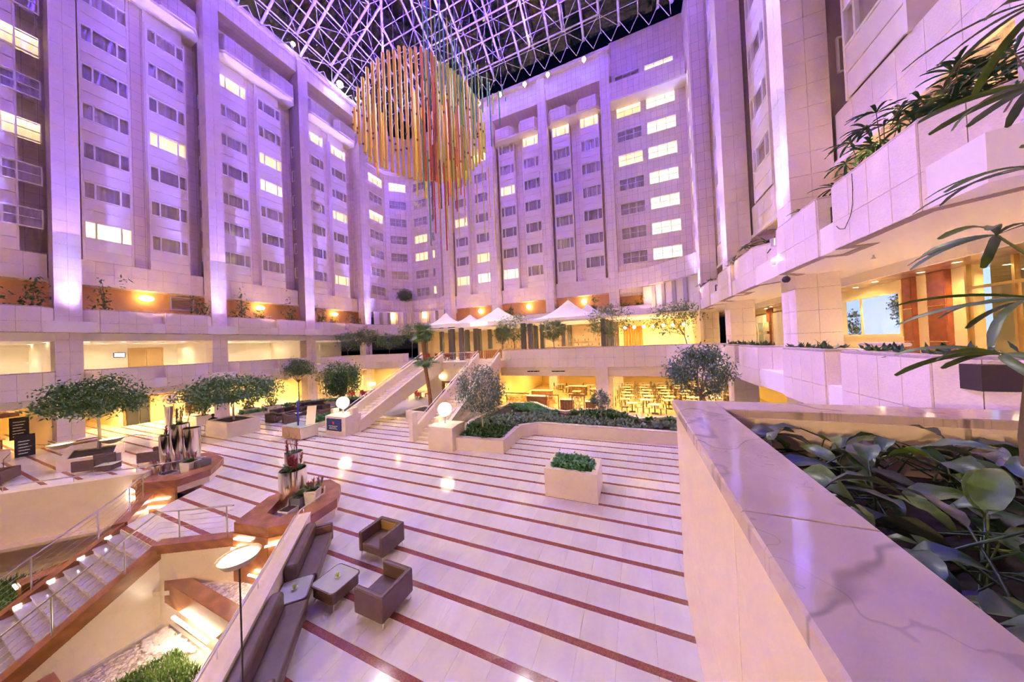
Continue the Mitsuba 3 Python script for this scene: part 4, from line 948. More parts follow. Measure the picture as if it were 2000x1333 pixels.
_low = Polygon([(-9.8, 14.8), (-7.4, 14.9), (-7.5, 17.8), (-8.4, 19.5), (-10.6, 18.5)])
bed_plants('dark green bedding plants at the front corner of the raised bed', Polygon([(-9.7, 14.7), (-7.4, 14.9), (-7.5, 17.0), (-10.6, 17.2)]), 190, 41, 'tree_leaf', .22, .07)
bed_plants('silvery green bedding plants around the round-headed tree in the raised bed', Polygon([(-10.7, 17.2), (-7.5, 17.0), (-7.2, 18.2), (-4.5, 19.4), (-6.0, 21.5), (-9.5, 20.5)]), 230, 42, 'silver_leaf', .22, .07)
bed_plants('bright green low hedge along the wavy back wall of the raised bed', Polygon([(-10.6, 23.6), (-8.7, 24.6), (-6.6, 22.4), (-5.4, 21.9), (-6.2, 21.2), (-9.0, 22.0)]), 220, 43, 'salad_leaf', .16, .05)
bed_plants('scattered pale green plants along the straight part of the raised bed', Polygon([(-5.8, 18.9), (5.5, 18.9), (5.5, 20.3), (-4.0, 20.6)]), 130, 44, 'silver_leaf', .24, .08)
bed_plants('shrubs along the back of the raised bed by the dining chairs', Polygon([(-4.9, 21.8), (-3.6, 22.8), (-1.7, 22.9), (.1, 20.9), (2.0, 21.7), (2.0, 20.8), (-4.0, 21.0)]), 90, 45, 'tree_leaf', .24, .07)
mat('ficus_leaf', proc(lambda p, n, uv: mix((0.03, 0.075, 0.05), (0.13, 0.20, 0.15), noise(p.x * 11, p.y * 11, p.z * 11))), .35)
tree('round-headed weeping tree in the raised bed beside the stair lamp', -9.24, 16.3, .55, 3.25, 1.45, 1.65, 51, 90, 60, .17, .035, .05, .42, name='tree', leafmat='ficus_leaf')
tree('small round tree in the raised bed by the dining room pillar', -2.35, 21.06, .55, 1.95, .66, .66, 52, 40, 30, .14, .04, .03, .5, leafmat='ficus_leaf')
tree('large dense tree under the balconies, its crown above the near stone coping', 2.75, 15.9, 0, 4.55, 1.25, 1.12, 53, 90, 60, .16, .038, .07, .72, leafmat='ficus_leaf', bark='bark_dark')
# ---- twin stairs up to the first-level terrace, door and palm between them
LAND = 4.55
def flight(label, base, top, w_vec, inner_first):
    """base, top: plan points on the inner side; w_vec: vector from the inner to the outer side"""
    k = thing('staircase', label, 'staircase'); base, top, wv = (np.array(q, float) for q in (base, top, w_vec)); n = 27
    for i in range(n):
        a = base + (top - base) * i / n; b = base + (top - base) * (i + 1) / n; z = LAND * (i + 1) / n
        part(k, 'step', hull([(*(p + s), zz) for p in (a, b + (b - a) * .05) for s in (wv * 0, wv) for zz in (max(0, z - .40), z)]), 'stone_warm')
    for s, th in ((wv * 0, -.22), (wv, .22)):
        u = wv / np.linalg.norm(wv) * th
        part(k, 'balustrade', hull([(*(p + s + q), zz) for (p, lo, hi) in ((base, 0, .85), (top, LAND - .9, LAND + .85)) for q in (u * 0, u) for zz in (lo, hi)]), 'stone_warm')
        part(k, 'newel', cbox(*(sorted((base[0] + s[0] - .16, base[0] + s[0] + .16))), base[1] - .5, base[1], 0, 1.9 if th < 0 else 1.75, .02), 'stone_warm')
        P = [(*(base + s + u / 2 + (0, -.3)), 1.05), (*(base + s + u / 2), 1.12), (*(top + s + u / 2), LAND + 1.15)]
        part(k, 'handrail', tube(P, .03, 8), 'steel', True)
        for f in np.linspace(.02, .98, 9): q = base + s + u / 2 + (top - base) * f; part(k, 'rail_post', tube([(*q, .8 + f * LAND), (*q, 1.1 + f * LAND)], .014, 6), 'steel', True)
    return k
flight('stone staircase rising behind the pedestal with the blue plaque', (-19.5, 15.4), (-18.9, 25.2), (-2.1, -.2), 1)
flight('stone staircase rising behind the globe lamp by the raised bed', (-13.7, 15.2), (-14.3, 25.2), (2.1, 0), 1)
struct('floor_landing', prism([(-21.2, 25.0), (-12.2, 25.0), (-12.2, 28.8), (-26, 28.8), (-26, 27.0), (-21.2, 27.0)], 3.85, LAND), 'stone_warm', 'landing at the head of the two stairs')
railing('railing', 'steel railing along the landing between the two stairs', [(-18.8, 25.05, LAND), (-14.4, 25.05, LAND)], h=.95, wires=4, post_every=1.5)
k = struct('wall_stair', cat(box(-20.9, -19.2, 25.5, 25.8, 0, 3.85), box(-16.1, -12.8, 25.5, 25.8, 0, 3.85), box(-19.2, -16.1, 25.5, 25.8, 2.5, 3.85)), 'stone_warm', 'stone wall with a doorway between the two stairs')
dk = shell('door_1', 'framed glass door between the two stairs')
scene[dk] = mikit.ply(cat(box(-19.2, -19.0, 25.45, 25.75, 0, 2.5), box(-16.3, -16.1, 25.45, 25.75, 0, 2.5), box(-19.0, -16.3, 25.45, 25.75, 2.3, 2.5)), 'wood')
part(dk, 'backing', quad((-19, 26.6, 0), (-16.3, 26.6, 0), (-16.3, 26.6, 2.3), (-19, 26.6, 2.3)), 'yellow_wall'); part(dk, 'leaf_frame', cat(box(-17.75, -17.65, 25.55, 25.62, 0, 2.3), box(-19, -16.3, 25.55, 25.62, 1.0, 1.08)), 'gold')
mat('gold', (0.75, 0.52, 0.2), .25, metal=1.0)
for x, z, lb in ((-19.0, 3.0, 'globe wall lamp by the palm trunk'), (-16.4, 3.25, 'globe wall lamp over the doorway between the stairs')):
    t = thing('wall_lamp', lb, 'lamp'); part(t, 'globe', ball(.26, (x, 25.2, z), 3), 'black', True, **glow((1.0, .80, .42), 7, .5)); part(t, 'bracket', tube([(x, 25.55, z), (x, 25.3, z)], .04, 8), 'gold', True)
def globe_lamp(label, x, y, z, r, p=9):
    t = thing('globe_lamp', label, 'lamp'); part(t, 'globe', ball(r, (x, y, z), 3), 'black', True, **glow((1.0, .86, .58), p, 1.5))
    part(t, 'post', tube([(x, y, z - r - .45), (x, y, z - r + .03)], .06, 10), 'lamp_housing', True); part(t, 'collar', xf(lathe([(0, 0), (.11, 0), (.11, .05), (0, .05)], 16), tr(x, y, z - r - .06)), 'lamp_housing'); return t
def pedestal(label, x0, x1, y0, y1, h):
    t = thing('pedestal', label, 'pedestal'); part(t, 'block', hull([(x, y, 0) for x in (x0, x1) for y in (y0, y1)] + [(x, y0, h * .96) for x in (x0, x1)] + [(x, y1, h) for x in (x0, x1)] + [(x, (y0 + y1) / 2, h * 1.02) for x in (x0, x1)]), 'stone_warm'); return t
p1 = pedestal('stone pedestal bearing a blue plaque, at the foot of one stair', -21.5, -19.35, 14.3, 15.6, 1.42)
p2 = pedestal('plain stone pedestal at the corner of the raised bed', -11.75, -10.0, 14.05, 15.4, 1.42)
globe_lamp('white globe lamp on the pedestal with the blue plaque', -20.4, 14.95, 2.28, .44); globe_lamp('white globe lamp on the plain pedestal by the raised bed', -10.95, 14.7, 2.30, .42)
# blue plaque with a red and gold crest and rows of letters
mat('plaque_blue', (0.02, 0.035, 0.16), .4); mat('crest_red', (0.5, 0.05, 0.04), .5); mat('lettering', (0.6, 0.55, 0.4), .5)
pq = part(p1, 'plaque', cbox(-21.25, -19.75, 14.22, 14.31, .35, 1.22, .01), 'plaque_blue', label='dark blue plaque with a small crest')
part(pq, 'crest', hull([(-20.62, 14.212, 1.03), (-20.38, 14.212, 1.03), (-20.38, 14.212, .88), (-20.5, 14.212, .79), (-20.62, 14.212, .88), (-20.5, 14.2, .92)]), 'crest_red')
for i, wd in enumerate((1.0, .8, .9)): part(pq, 'lettering', cat(*[box(-20.5 - wd / 2 + q * .09, -20.5 - wd / 2 + q * .09 + .06, 14.205, 14.221, .68 - i * .1, .73 - i * .1) for q in range(int(wd / .09))]), 'lettering')
# palm in a round-cornered stone pot
planter_box('stone pot holding the tall palm between the two stairs', [(-17.9, 18.7), (-15.0, 18.5), (-14.7, 20.4), (-17.6, 20.8)], .95, .2)
def fan_leaf(R, seed, n=22, spread=2.6, w=.035, droop=.35):
    """a fan palm leaf: pleated blades from one hub, along +x"""
    g = np.random.default_rng(seed); ms = []
    for a in np.linspace(-spread, spread, n):
        l = R * (1 - .25 * abs(a) / spread) * g.uniform(.9, 1.05); m = strap_leaf(l, w * R, droop + .35 * g.uniform(0, 1), 4); v, f = m; v = v.copy(); v[:, 2] *= .35
        ms.append(xf((v, f), tr(rz=a)))
    return cat(*ms)
mat('palm_green', proc(lambda p, n, uv: mix((0.04, 0.12, 0.025), (0.12, 0.24, 0.05), noise(p.x * 7, p.y * 7, p.z * 7))), .4)
def fan_palm(label, path, crowns, seed, r=.17):
    g = np.random.default_rng(seed); k = thing('palm', label, 'palm tree'); part(k, 'trunk', tube(path, [r * 1.15] + [r * .85] * (len(path) - 2) + [r * .6], 10), 'palm_trunk', True)
    for (cx, cy, cz, n, R, up) in crowns:
        for i in range(n):
            a = 6.283 * i / n + g.uniform(-.3, .3); e = g.uniform(-.5, up); pl = R * g.uniform(.5, .8); d = np.array([math.cos(a) * math.cos(e), math.sin(a) * math.cos(e), math.sin(e)])
            hub = np.array([cx, cy, cz]) + d * pl; part(k, 'leaf_stalk', tube([(cx, cy, cz), tuple(hub)], .018, 5), 'palm_green', True)
            part(k, 'leaf', xf(fan_leaf(R, seed + i), tr(*hub, rz=a) @ tr(ry=-e + .35)), 'palm_green', True)
    return k
mat('palm_trunk', proc(lambda p, n, uv: mix((0.17, 0.075, 0.03), (0.36, 0.18, 0.08), noise(p.x * 3, p.y * 3, p.z * 16))), .9)
fan_palm('tall palm with two tiers of fan leaves growing between the stairs', [(-15.7, 19.3, .8), (-15.85, 19.3, 2.6), (-16.1, 19.25, 4.4), (-16.3, 19.2, 7.3)], [(-16.3, 19.2, 7.2, 13, 1.0, 1.1), (-16.12, 19.25, 4.95, 11, .95, .3)], 61)
# ---- dining room under the terrace
struct('wall_restaurant', cat(box(-13, 11, 41.8, 42, 0, 3.6), box(-13.2, -13, 26.9, 42, 0, 3.8), box(10.8, 11, 24, 42, 0, 3.8)), 'yellow_wall', 'yellow back wall of the dining room'); struct('ceiling_restaurant', box(-13, 11, 26.9, 42, 3.35, 3.45), 'ceiling_white')
struct('trim_1', prism([(-12.8, 26.9), (2.45, 26.9), (5.05, 24.8), (5.05, 25.2), (2.6, 27.2), (-12.8, 27.2)], 2.93, 3.76), 'stone_warm', 'stone bulkhead over the dining room front')
for x in (-9.9, -7.4): tv = thing('air_vent', f'dark slot vent in the bulkhead, {"nearer the stair" if x < -9 else "nearer the pillar"}', 'vent'); part(tv, 'frame', box(x, x + 1.25, 26.86, 26.92, 3.33, 3.43), 'black')
pc = shell('pillar_1', 'stone pillar in the middle of the dining room front'); scene[pc] = mikit.ply(box(-3.3, -2.25, 26.55, 27.5, 0, 3.76), 'stone'); part(pc, 'side_panel', box(-2.25, -1.85, 26.7, 27.6, 0, 2.93), 'yellow_wall')
def _wf(p, n, uv): return mix((0.55, 0.38, 0.16), (0.70, 0.52, 0.26), noise(p.x * 8, p.y * 1.5, 0))
mat('parquet', proc(_wf), .3); struct('floor_restaurant', box(-12.9, 10.8, 24.8, 41.8, .0, .012), 'parquet', 'pale parquet of the dining room')
mat('table_top', (0.78, 0.68, 0.48), .4); mat('chair_frame', (0.10, 0.06, 0.04), .4); mat('chair_seat', (0.52, 0.42, 0.26), .6); mat('napkin', (0.85, 0.83, 0.78), .7)
DT = proto('dining_table', top=(cbox(-.45, .45, -.38, .38, .72, .76, .008), 'table_top'), pedestal=(tube([(0, 0, .02), (0, 0, .72)], .04, 8), 'chair_frame', True), foot=(cbox(-.25, .25, -.25, .25, 0, .03, .006), 'chair_frame'),
           place_mat=(box(-.40, -.12, -.30, -.02, .762, .77), 'napkin'), place_mat_001=(box(.12, .40, .02, .30, .762, .77), 'napkin'))
DC = proto('dining_chair', seat=(cbox(-.22, .22, -.22, .22, .42, .47, .01), 'chair_seat'), backrest=(cbox(-.22, .22, .18, .22, .52, .92, .01), 'chair_frame'), **{('leg' if i == 0 else f'leg_{i:03d}'): (box(sx * .2 - .018, sx * .2 + .018, sy * .2 - .018, sy * .2 + .018, 0, .92 if sy > 0 else .43), 'chair_frame') for i, (sx, sy) in enumerate(((-1, -1), (1, -1), (-1, 1), (1, 1)))})
spots = []
for r in range(7):
    for c in range(6):
        x, y = -1.0 + c * 1.75 + (.25 if r % 2 else 0), 28.0 + r * 1.75
        if x < -1.2 + .0 or x > 8: continue
        spots.append((x, y))
spots += [(-6.0, 31.5), (-4.4, 33.4), (-7.4, 34.6), (-5.2, 36.2), (-9.0, 36.5), (-.4, 26.3), (1.3, 26.0)]
for (x, y) in spots:
    inst('dining_table', DT, tr(x, y, 0.012), 'small laid dining table with pale top in the yellow dining room', 'table', 'tables of the dining room')
    for s in (-1, 1): inst('dining_chair', DC, tr(x + s * .62, y, 0.012, rz=-s * math.pi / 2), 'dark framed dining chair at a laid table in the dining room', 'chair', 'chairs of the dining room')
DOWN = glow((1.0, .83, .42), 30, .3)
down_spots('dining', [(x, y, 3.3) for x in (-10.5, -5.5, .5, 5.5) for y in (28.6, 34)] + [(.8, 26.2, 2.9), (-7.5, 26.2, 2.9)], (1.0, .74, .26), 46)
DL = proto('downlight_dining', ring=(lathe([(.10, 0), (.14, 0), (.14, .03), (.10, .03)], 16), 'white_frame'), lamp=(xf(lathe([(0, 0), (.1, 0)], 16), np.diag([1, -1, 1, 1])), 'black', False, DOWN))
for x in np.arange(-12, 9.5, 2.6):
    for y in (28.2, 31.2, 34.4, 38): inst('downlight', DL, tr(x, y, 3.345), 'round recessed downlight in the dining room ceiling', 'ceiling light', 'downlights of the dining room')
def lattice(label, x0, x1, y, z1, seed):
    t = thing('screen', label, 'screen'); g = np.random.default_rng(seed); part(t, 'frame', cat(box(x0, x1, y, y + .06, 0, .08), box(x0, x1, y, y + .06, z1 - .08, z1), box(x0, x0 + .07, y, y + .06, .08, z1 - .08), box(x1 - .07, x1, y, y + .06, .08, z1 - .08)), 'wood')
    from shapely.geometry import LineString
    for q in range(int((x1 - x0) / .24) * 4):
        cx, cz = g.uniform(x0 + .2, x1 - .2), g.uniform(.25, z1 - .25); a = 6.283 * np.arange(17) / 16; rr = g.uniform(.14, .22)
        part(t, 'ring', tube([(cx + rr * math.cos(v), y + .03, cz + rr * math.sin(v)) for v in a], .018, 4, False), 'gold', True)
    return t
lattice('lattice screen with ring pattern nearest the stair in the dining room', -12.0, -9.6, 26.2, 1.35, 1); lattice('lattice screen with ring pattern beside the buffet counter', -7.6, -6.4, 25.2, 1.45, 2); lattice('lattice screen with ring pattern next to the dining room pillar', -5.2, -4.1, 24.9, 1.5, 3)
for i, (x0, x1, y, h, lb) in enumerate(((-9.6, -7.6, 25.6, 1.15, 'wooden buffet front between the lattice screens'), (-6.3, -5.2, 25.2, 1.0, 'dark buffet cabinet between the lattice screens'), (-10.5, -8.3, 29.5, 1.0, 'low wooden serving counter inside the dining room'), (-7.2, -5.2, 33.0, 1.0, 'long buffet counter deep in the dining room'), (-4.1, -3.3, 25.2, .9, 'dark cabinet beside the dining room pillar'))):
    t = thing('counter', lb, 'counter'); part(t, 'body', cbox(x0, x1, y, y + .7, 0, h, .01), 'wood' if i % 2 == 0 else 'chair_frame'); part(t, 'top', cbox(x0 - .04, x1 + .04, y - .04, y + .74, h, h + .05, .01), 'stone_warm')
    for q in range(4): part(t, 'front_panel', cbox(x0 + .05 + q * (x1 - x0 - .1) / 4, x0 + .0 + (q + 1) * (x1 - x0 - .1) / 4, y - .03, y, .08, h - .06, .008), 'wood')
# ---- wall lamps of the rust orange terraces
SC = glow((1.0, .58, .20), 16, 1.0)
for i, u in enumerate((2.6, 10.8, 19.2, 28.2)):
    t = thing('wall_lamp', f'glowing lamp on the rust orange terrace wall, {BAY_WORD[i]} bay behind the lobby trees', 'lamp'); part(t, 'globe', xf(ball(.34, (0, 0, 0), 3), tr(-39.5, u, 11.55, s=(.8, 1.3, .75))), 'black', True, **SC); part(t, 'bracket', box(-39.92, -39.6, u - .05, u + .05, 11.5, 11.6), 'gold')
for i, x in enumerate((-21.6, -13.7, -5.9, 2.2)):
    t = thing('wall_lamp', f'round wall lamp on the rust orange wall behind the canopies, {BAY_WORD[i]} bay', 'lamp'); part(t, 'globe', ball(.33, (x, 38.95, 11.45), 3), 'black', True, **SC); part(t, 'bracket', box(x - .05, x + .05, 39.0, 39.32, 11.4, 11.5), 'gold')
for i, (x, y) in enumerate(((-36.0, 35.6), (-31.2, 37.5))):
    t = thing('wall_lamp', f'square lit lamp between the slots of the recessed corner, {"nearer the pilaster" if i == 0 else "farther along"}', 'lamp'); part(t, 'shade', cbox(x - .3, x + .3, y - .2, y + .1, 11.0, 12.0, .03), 'black', **SC); part(t, 'bracket', box(x - .05, x + .05, y + .1, y + .5, 11.4, 11.5), 'gold')
# louvred vent in the orange wall
lv = thing('louvre', 'louvred metal vent in the rust orange terrace wall', 'vent'); part(lv, 'frame', cat(box(-39.92, -39.82, 12.3, 13.9, 11.9, 12.0), box(-39.92, -39.82, 12.3, 13.9, 10.7, 10.8), box(-39.92, -39.82, 12.3, 12.4, 10.8, 11.9), box(-39.92, -39.82, 13.8, 13.9, 10.8, 11.9)), 'lamp_housing')
for q in range(7): part(lv, 'slat', xf(box(-.07, .07, 0, 1.4, -.012, .012), tr(-39.86, 12.4, 10.88 + q * .15, ry=.7)), 'lamp_housing')
# ---- canopies over the bar on the first-level terrace
mat('canvas', (0.86, 0.80, 0.68), .8)
def canopy(label, cx, cy, hx, hy, ze, za, seed=0):
    t = thing('canopy', label, 'canopy'); n = 13; X, Y = np.meshgrid(np.linspace(-1, 1, n), np.linspace(-1, 1, n), indexing='ij')
    r = np.maximum(abs(X), abs(Y)); Z = ze + (za - ze) * (1 - r) ** 1.9 - .18 * (1 - abs(abs(X) - abs(Y))) * r * (1 - r)
    V = np.stack([cx + X * hx, cy + Y * hy, Z], -1).reshape(-1, 3); F = []
    for i in range(n - 1):
        for j in range(n - 1): a = i * n + j; F += [[a, a + n, a + n + 1], [a, a + n + 1, a + 1]]
    part(t, 'cloth', (V, np.array(F)), 'canvas', 40); part(t, 'valance', cat(*[box(*b) for b in ((cx - hx, cx + hx, cy - hy - .03, cy - hy, ze - .42, ze), (cx - hx, cx - hx + .03, cy - hy, cy + hy, ze - .42, ze), (cx + hx - .03, cx + hx, cy - hy, cy + hy, ze - .42, ze))]), 'canvas')
    part(t, 'finial', tube([(cx, cy, za - .05), (cx, cy, za + .55)], [.05, .012], 6), 'lamp_housing', True)
    for sx in (-1, 1):
        for sy in (-1, 1): part(t, 'post', box(cx + sx * (hx - .35) - .22, cx + sx * (hx - .35) + .22, cy + sy * (hy - .3) - .22, cy + sy * (hy - .3) + .22, 4.57, ze - .1), 'post_grey')
    return t
mat('post_grey', (0.13, 0.12, 0.12), .5)
canopy('white peaked canopy nearest the palm', -22.3, 31.0, 2.4, 2.0, 8.95, 10.6); canopy('small white peaked canopy behind, between two larger ones', -19.9, 33.0, 2.2, 2.2, 9.1, 10.35)
cn = canopy('wide white peaked canopy with a lit sign on its edge', -14.6, 30.6, 4.2, 2.4, 8.75, 10.6); canopy('wide white peaked canopy above the bar shelves', -6.3, 30.6, 4.0, 2.4, 8.6, 10.65); canopy('white canopy tip rising behind the widest canopy', -4.9, 35.0, 3.0, 2.0, 8.9, 10.6)
part(cn, 'sign', cbox(-16.9, -14.9, 28.08, 28.16, 8.45, 8.75, .01), 'black', label='small lit sign', **glow((1.0, .98, .95), 5, .3))
# bar: back wall with shelves, counter, stools
struct('wall_bar', cat(box(-26, 3.5, 36.8, 37.0, 4.55, 8.3), box(-26.2, -26, 30, 37, 4.55, 8.3)), 'bar_wall', 'wall behind the bar'); mat('bar_wall', (0.55, 0.42, 0.28), .6)
mat('wood_light', (0.55, 0.36, 0.16), .5)
BL = [mat('bottle_green', (0.06, 0.16, 0.05), .15), mat('bottle_amber', (0.32, 0.14, 0.03), .15), mat('bottle_clear', (0.6, 0.58, 0.5), .12)]
BT = [proto(f'bottle_{i}', body=(lathe([(0, 0), (.045, 0), (.045, .2), (.016, .26), (.016, .33), (0, .33)], 8), b, True)) for i, b in enumerate(BL)]
for s, (x0, x1, z) in enumerate(((-9.2, -3.4, 5.6), (-9.2, -3.4, 6.2), (-17.5, -12.0, 5.7), (-17.5, -12.0, 6.3))):
    t = thing('bar_shelf', f'{"lower" if s % 2 == 0 else "upper"} glass bottle shelf on the bar wall, {"under the widest canopy" if s < 2 else "under the canopy with the sign"}', 'shelf'); part(t, 'board', box(x0, x1, 36.45, 36.8, z - .04, z), 'wood_light')
    for q in range(int((x1 - x0) / .42)): inst('bottle', BT[(q * 7 + s) % 3], tr(x0 + .2 + q * .42, 36.6, z), 'bottle on the lit shelves of the bar', 'bottle', 'bottles of the bar')
for i, (x0, x1, y, lb) in enumerate(((-17.6, -11.5, 32.6, 'bar counter under the canopy with the sign'), (-9.5, -3.2, 32.2, 'bar counter under the widest canopy'))):
    t = thing('bar_counter', lb, 'bar counter'); part(t, 'body', cbox(x0, x1, y, y + .7, 4.57, 5.6, .01), 'wood_light'); part(t, 'top', cbox(x0 - .1, x1 + .1, y - .15, y + .8, 5.6, 5.66, .01), 'stone_polished')
mat('cushion_red', (0.30, 0.03, 0.03), .6); mat('orange_wood', (0.50, 0.20, 0.05), .4)
AC = proto('cafe_chair', seat=(cbox(-.26, .26, -.26, .26, .38, .45, .02), 'cushion_red'), backrest=(cbox(-.26, .26, .2, .26, .4, .85, .02), 'cushion_red'), **{('leg' if i == 0 else f'leg_{i:03d}'): (box(a - .02, a + .02, b - .02, b + .02, 0, .39), 'chair_frame') for i, (a, b) in enumerate(((-.22, -.22), (.22, -.22), (-.22, .22), (.22, .22)))})
for i, (x, y, a) in enumerate(((-23.6, 28.6, .4), (-22.3, 28.4, -.3), (-21.0, 29.2, .2), (-20.2, 28.2, 1.3), (-18.6, 29.0, -1.4), (-10.6, 28.6, .3), (-9.0, 28.4, -.4), (-7.6, 28.7, .5), (-6.1, 28.3, .1), (-4.6, 28.6, -.3), (-1.0, 28.8, .3), (.8, 29.0, -.3))):
    inst('cafe_chair', AC, tr(x, y, 4.57, rz=a), 'low red-cushioned cafe chair behind the terrace parapet', 'chair', 'cafe chairs of the terrace bar')
fb = thing('fence', 'orange slatted wooden barrier at the head of the stairs under the canopy', 'barrier'); part(fb, 'rail', cat(box(-19.4, -13.6, 29.1, 29.18, 5.45, 5.53), box(-19.4, -13.6, 29.1, 29.18, 4.65, 4.72)), 'orange_wood')
for q in range(24): part(fb, 'slat', box(-19.35 + q * .245, -19.23 + q * .245, 29.12, 29.16, 4.7, 5.46), 'orange_wood')
# orange-lit lounge at the far end of the terrace
struct('wall_lounge', cat(box(-1.6, 5.0, 35.9, 36.1, 4.55, 8.3), box(4.9, 5.1, 27, 36, 4.55, 8.3)), 'yellow_wall', 'yellow wall of the terrace lounge')
cu = thing('curtain', 'orange curtain in the terrace lounge behind the leaning tree', 'curtain'); mat('curtain_orange', (0.62, 0.20, 0.04), .7); xs = np.linspace(-1.1, .9, 60)
part(cu, 'cloth', (np.vstack([np.stack([xs, 35.6 + .06 * np.sin(xs * 22), np.full(60, z)], 1) for z in (4.6, 7.6)]), np.array([[i, i + 1, i + 61] for i in range(59)] + [[i, i + 61, i + 60] for i in range(59)])), 'curtain_orange', True)
DL2 = proto('downlight_terrace', ring=(lathe([(.10, 0), (.14, 0), (.14, .03), (.10, .03)], 16), 'white_frame'), lamp=(xf(lathe([(0, 0), (.11, 0)], 16), np.diag([1, -1, 1, 1])), 'black', False, glow((1.0, .74, .36), 42, .3)))
down_spots('bar', [(x, 33.2, 8.2) for x in (-22, -15, -9, -5, -.5, 3.2)], (1.0, .72, .36), 60)
for (x, y) in [(x, y) for x in np.arange(-24, 4.5, 2.6) for y in (30.0, 34.0)]: inst('downlight', DL2, tr(x, y, 8.29 if y > 33 else 8.29), 'round recessed downlight over the terrace bar', 'ceiling light', 'downlights of the terrace bar')
struct('ceiling_bar', box(-26, 5, 27.9, 36.8, 8.29, 8.33), 'ceiling_white')
mat('pendant', (0.8, 0.7, 0.5), .5)
for i, x in enumerate(np.linspace(-.8, 4.4, 7)):
    t = thing('pendant_lamp', 'small glowing pendant lamp in the orange terrace lounge', 'lamp', 'pendant lamps of the terrace lounge'); part(t, 'globe', ball(.16, (x, 31.5 + .5 * (i % 2), 7.35), 2), 'black', True, **glow((1, .75, .35), 22, .3)); part(t, 'cord', tube([(x, 31.5 + .5 * (i % 2), 7.5), (x, 31.5 + .5 * (i % 2), 8.29)], .008, 4), 'black')
so = thing('sofa', 'dark sofa in the terrace lounge under the leaning tree', 'sofa'); part(so, 'seat', rbox(2.0, 4.6, 30.2, 31.0, 4.57, 5.0, .05), 'chair_frame', 30); part(so, 'backrest', rbox(2.0, 4.6, 30.9, 31.2, 4.6, 5.5, .05), 'chair_frame', 30)
# terrace trees
mat('terrace_leaf', proc(lambda p, n, uv: mix((0.05, 0.11, 0.03), (0.16, 0.25, 0.09), noise(p.x * 8, p.y * 8, p.z * 8))), .45)
for i, (x, y, zc, rx, rz, ln, lb) in enumerate(((-36.2, 27.3, 7.6, 1.9, 1.0, (.8, 0), 'spreading tree on the terrace beyond the last blue-lit pilaster'), (-33.0, 28.3, 8.2, 1.4, 1.0, (-.3, 0), 'light green tree beside the spreading tree on the terrace'), (-30.3, 29.0, 7.3, 1.6, .9, (.3, 0), 'bushy tree on the terrace left of the palm top'), (-26.6, 29.2, 8.4, 1.7, 1.0, (.4, 0), 'airy tree on the terrace behind the palm'), (-23.9, 28.6, 8.0, 1.0, 1.1, (0, 0), 'slim tree in front of the first canopy'),
    (-11.8, 28.2, 8.0, 1.75, 1.35, (.2, 0), 'dense tree between the sign canopy and the widest canopy'), (-7.4, 28.0, 7.5, 1.25, .95, (0, 0), 'small tree in front of the bottle shelves'), (-2.3, 28.2, 8.0, 1.9, 1.35, (.2, 0), 'broad tree at the end of the widest canopy'), (4.3, 28.0, 7.75, 2.1, 1.3, (-1.0, 0), 'leaning tree in front of the orange-lit lounge'), (-13.4, 28.8, 7.4, .8, .8, (0, 0), 'narrow tree at the stair end of the parapet'))):
    tree(lb, x, y, 4.57, zc, rx, rz, 70 + i, 60, 30, .24, .05, .05, .55, ln, 'bark_dark', leafmat='terrace_leaf')
# shrubs on the second-level terraces
def shrub(label, x, y, z, r, h, seed, bsdf='tree_leaf', n=16, per=26, L=.26, W=.05, name='shrub'):
    g = np.random.default_rng(seed); k = thing(name, label, 'shrub'); C = np.array([x, y, z + h * .6]) + g.normal(0, 1, (n, 3)) * [r * .5, r * .5, h * .3]
    part(k, 'foliage', leaf_cloud(C, (r * .35, r * .35, h * .22), per, L, W, seed), bsdf, kind='stuff')
    for q in C[:4]: part(k, 'stem', tube([(x, y, z), tuple(q)], .02, 4), 'bark_dark', True)
    return k
PLACE = ['beside the first blue-lit pilaster', 'just past the first blue-lit pilaster', 'left of the wall lamp', 'by the louvred vent', 'short of the second blue-lit pilaster', 'past the second blue-lit pilaster', 'under the second bay lamp', 'in the middle of the second bay', 'short of the third blue-lit pilaster', 'past the third blue-lit pilaster', 'by the third bay lamp', 'at the end of the third bay']
for i, (u, h) in enumerate(((3.6, 1.3), (5.2, 2.0), (8.4, 2.4), (13.6, 2.0), (4.6, .9), (17.0, 2.3), (18.6, 1.0), (16.0, .9), (21.6, 2.0), (25.2, 1.9), (27.0, 1.1), (30.2, 1.4))):
    shrub(f'thin-stemmed shrub on the second level planter, {PLACE[i]}', -38.2, u, 9.1, .75, h + .6, 90 + i, n=12, per=18, L=.30, W=.06)
for i, x in enumerate((-16.4, -9.4, -4.6, -1.0, .9, 3.0)):
    shrub(f'dark round bush on the second level behind the canopies, {["first", "second", "third", "fourth", "fifth", "last"][i]} from the stair side', x, 37.9, 9.1, .7, 1.9, 110 + i, n=14, per=40)
cbx = thing('bush', 'dark round bush on the ledge of the recessed corner', 'shrub'); part(cbx, 'foliage', leaf_cloud(crown_centres(np.random.default_rng(3), 40, (-35.8, 38.3, 15.3), 1.3, .9), .4, 40, .25, .06, 3), 'tree_leaf', kind='stuff')
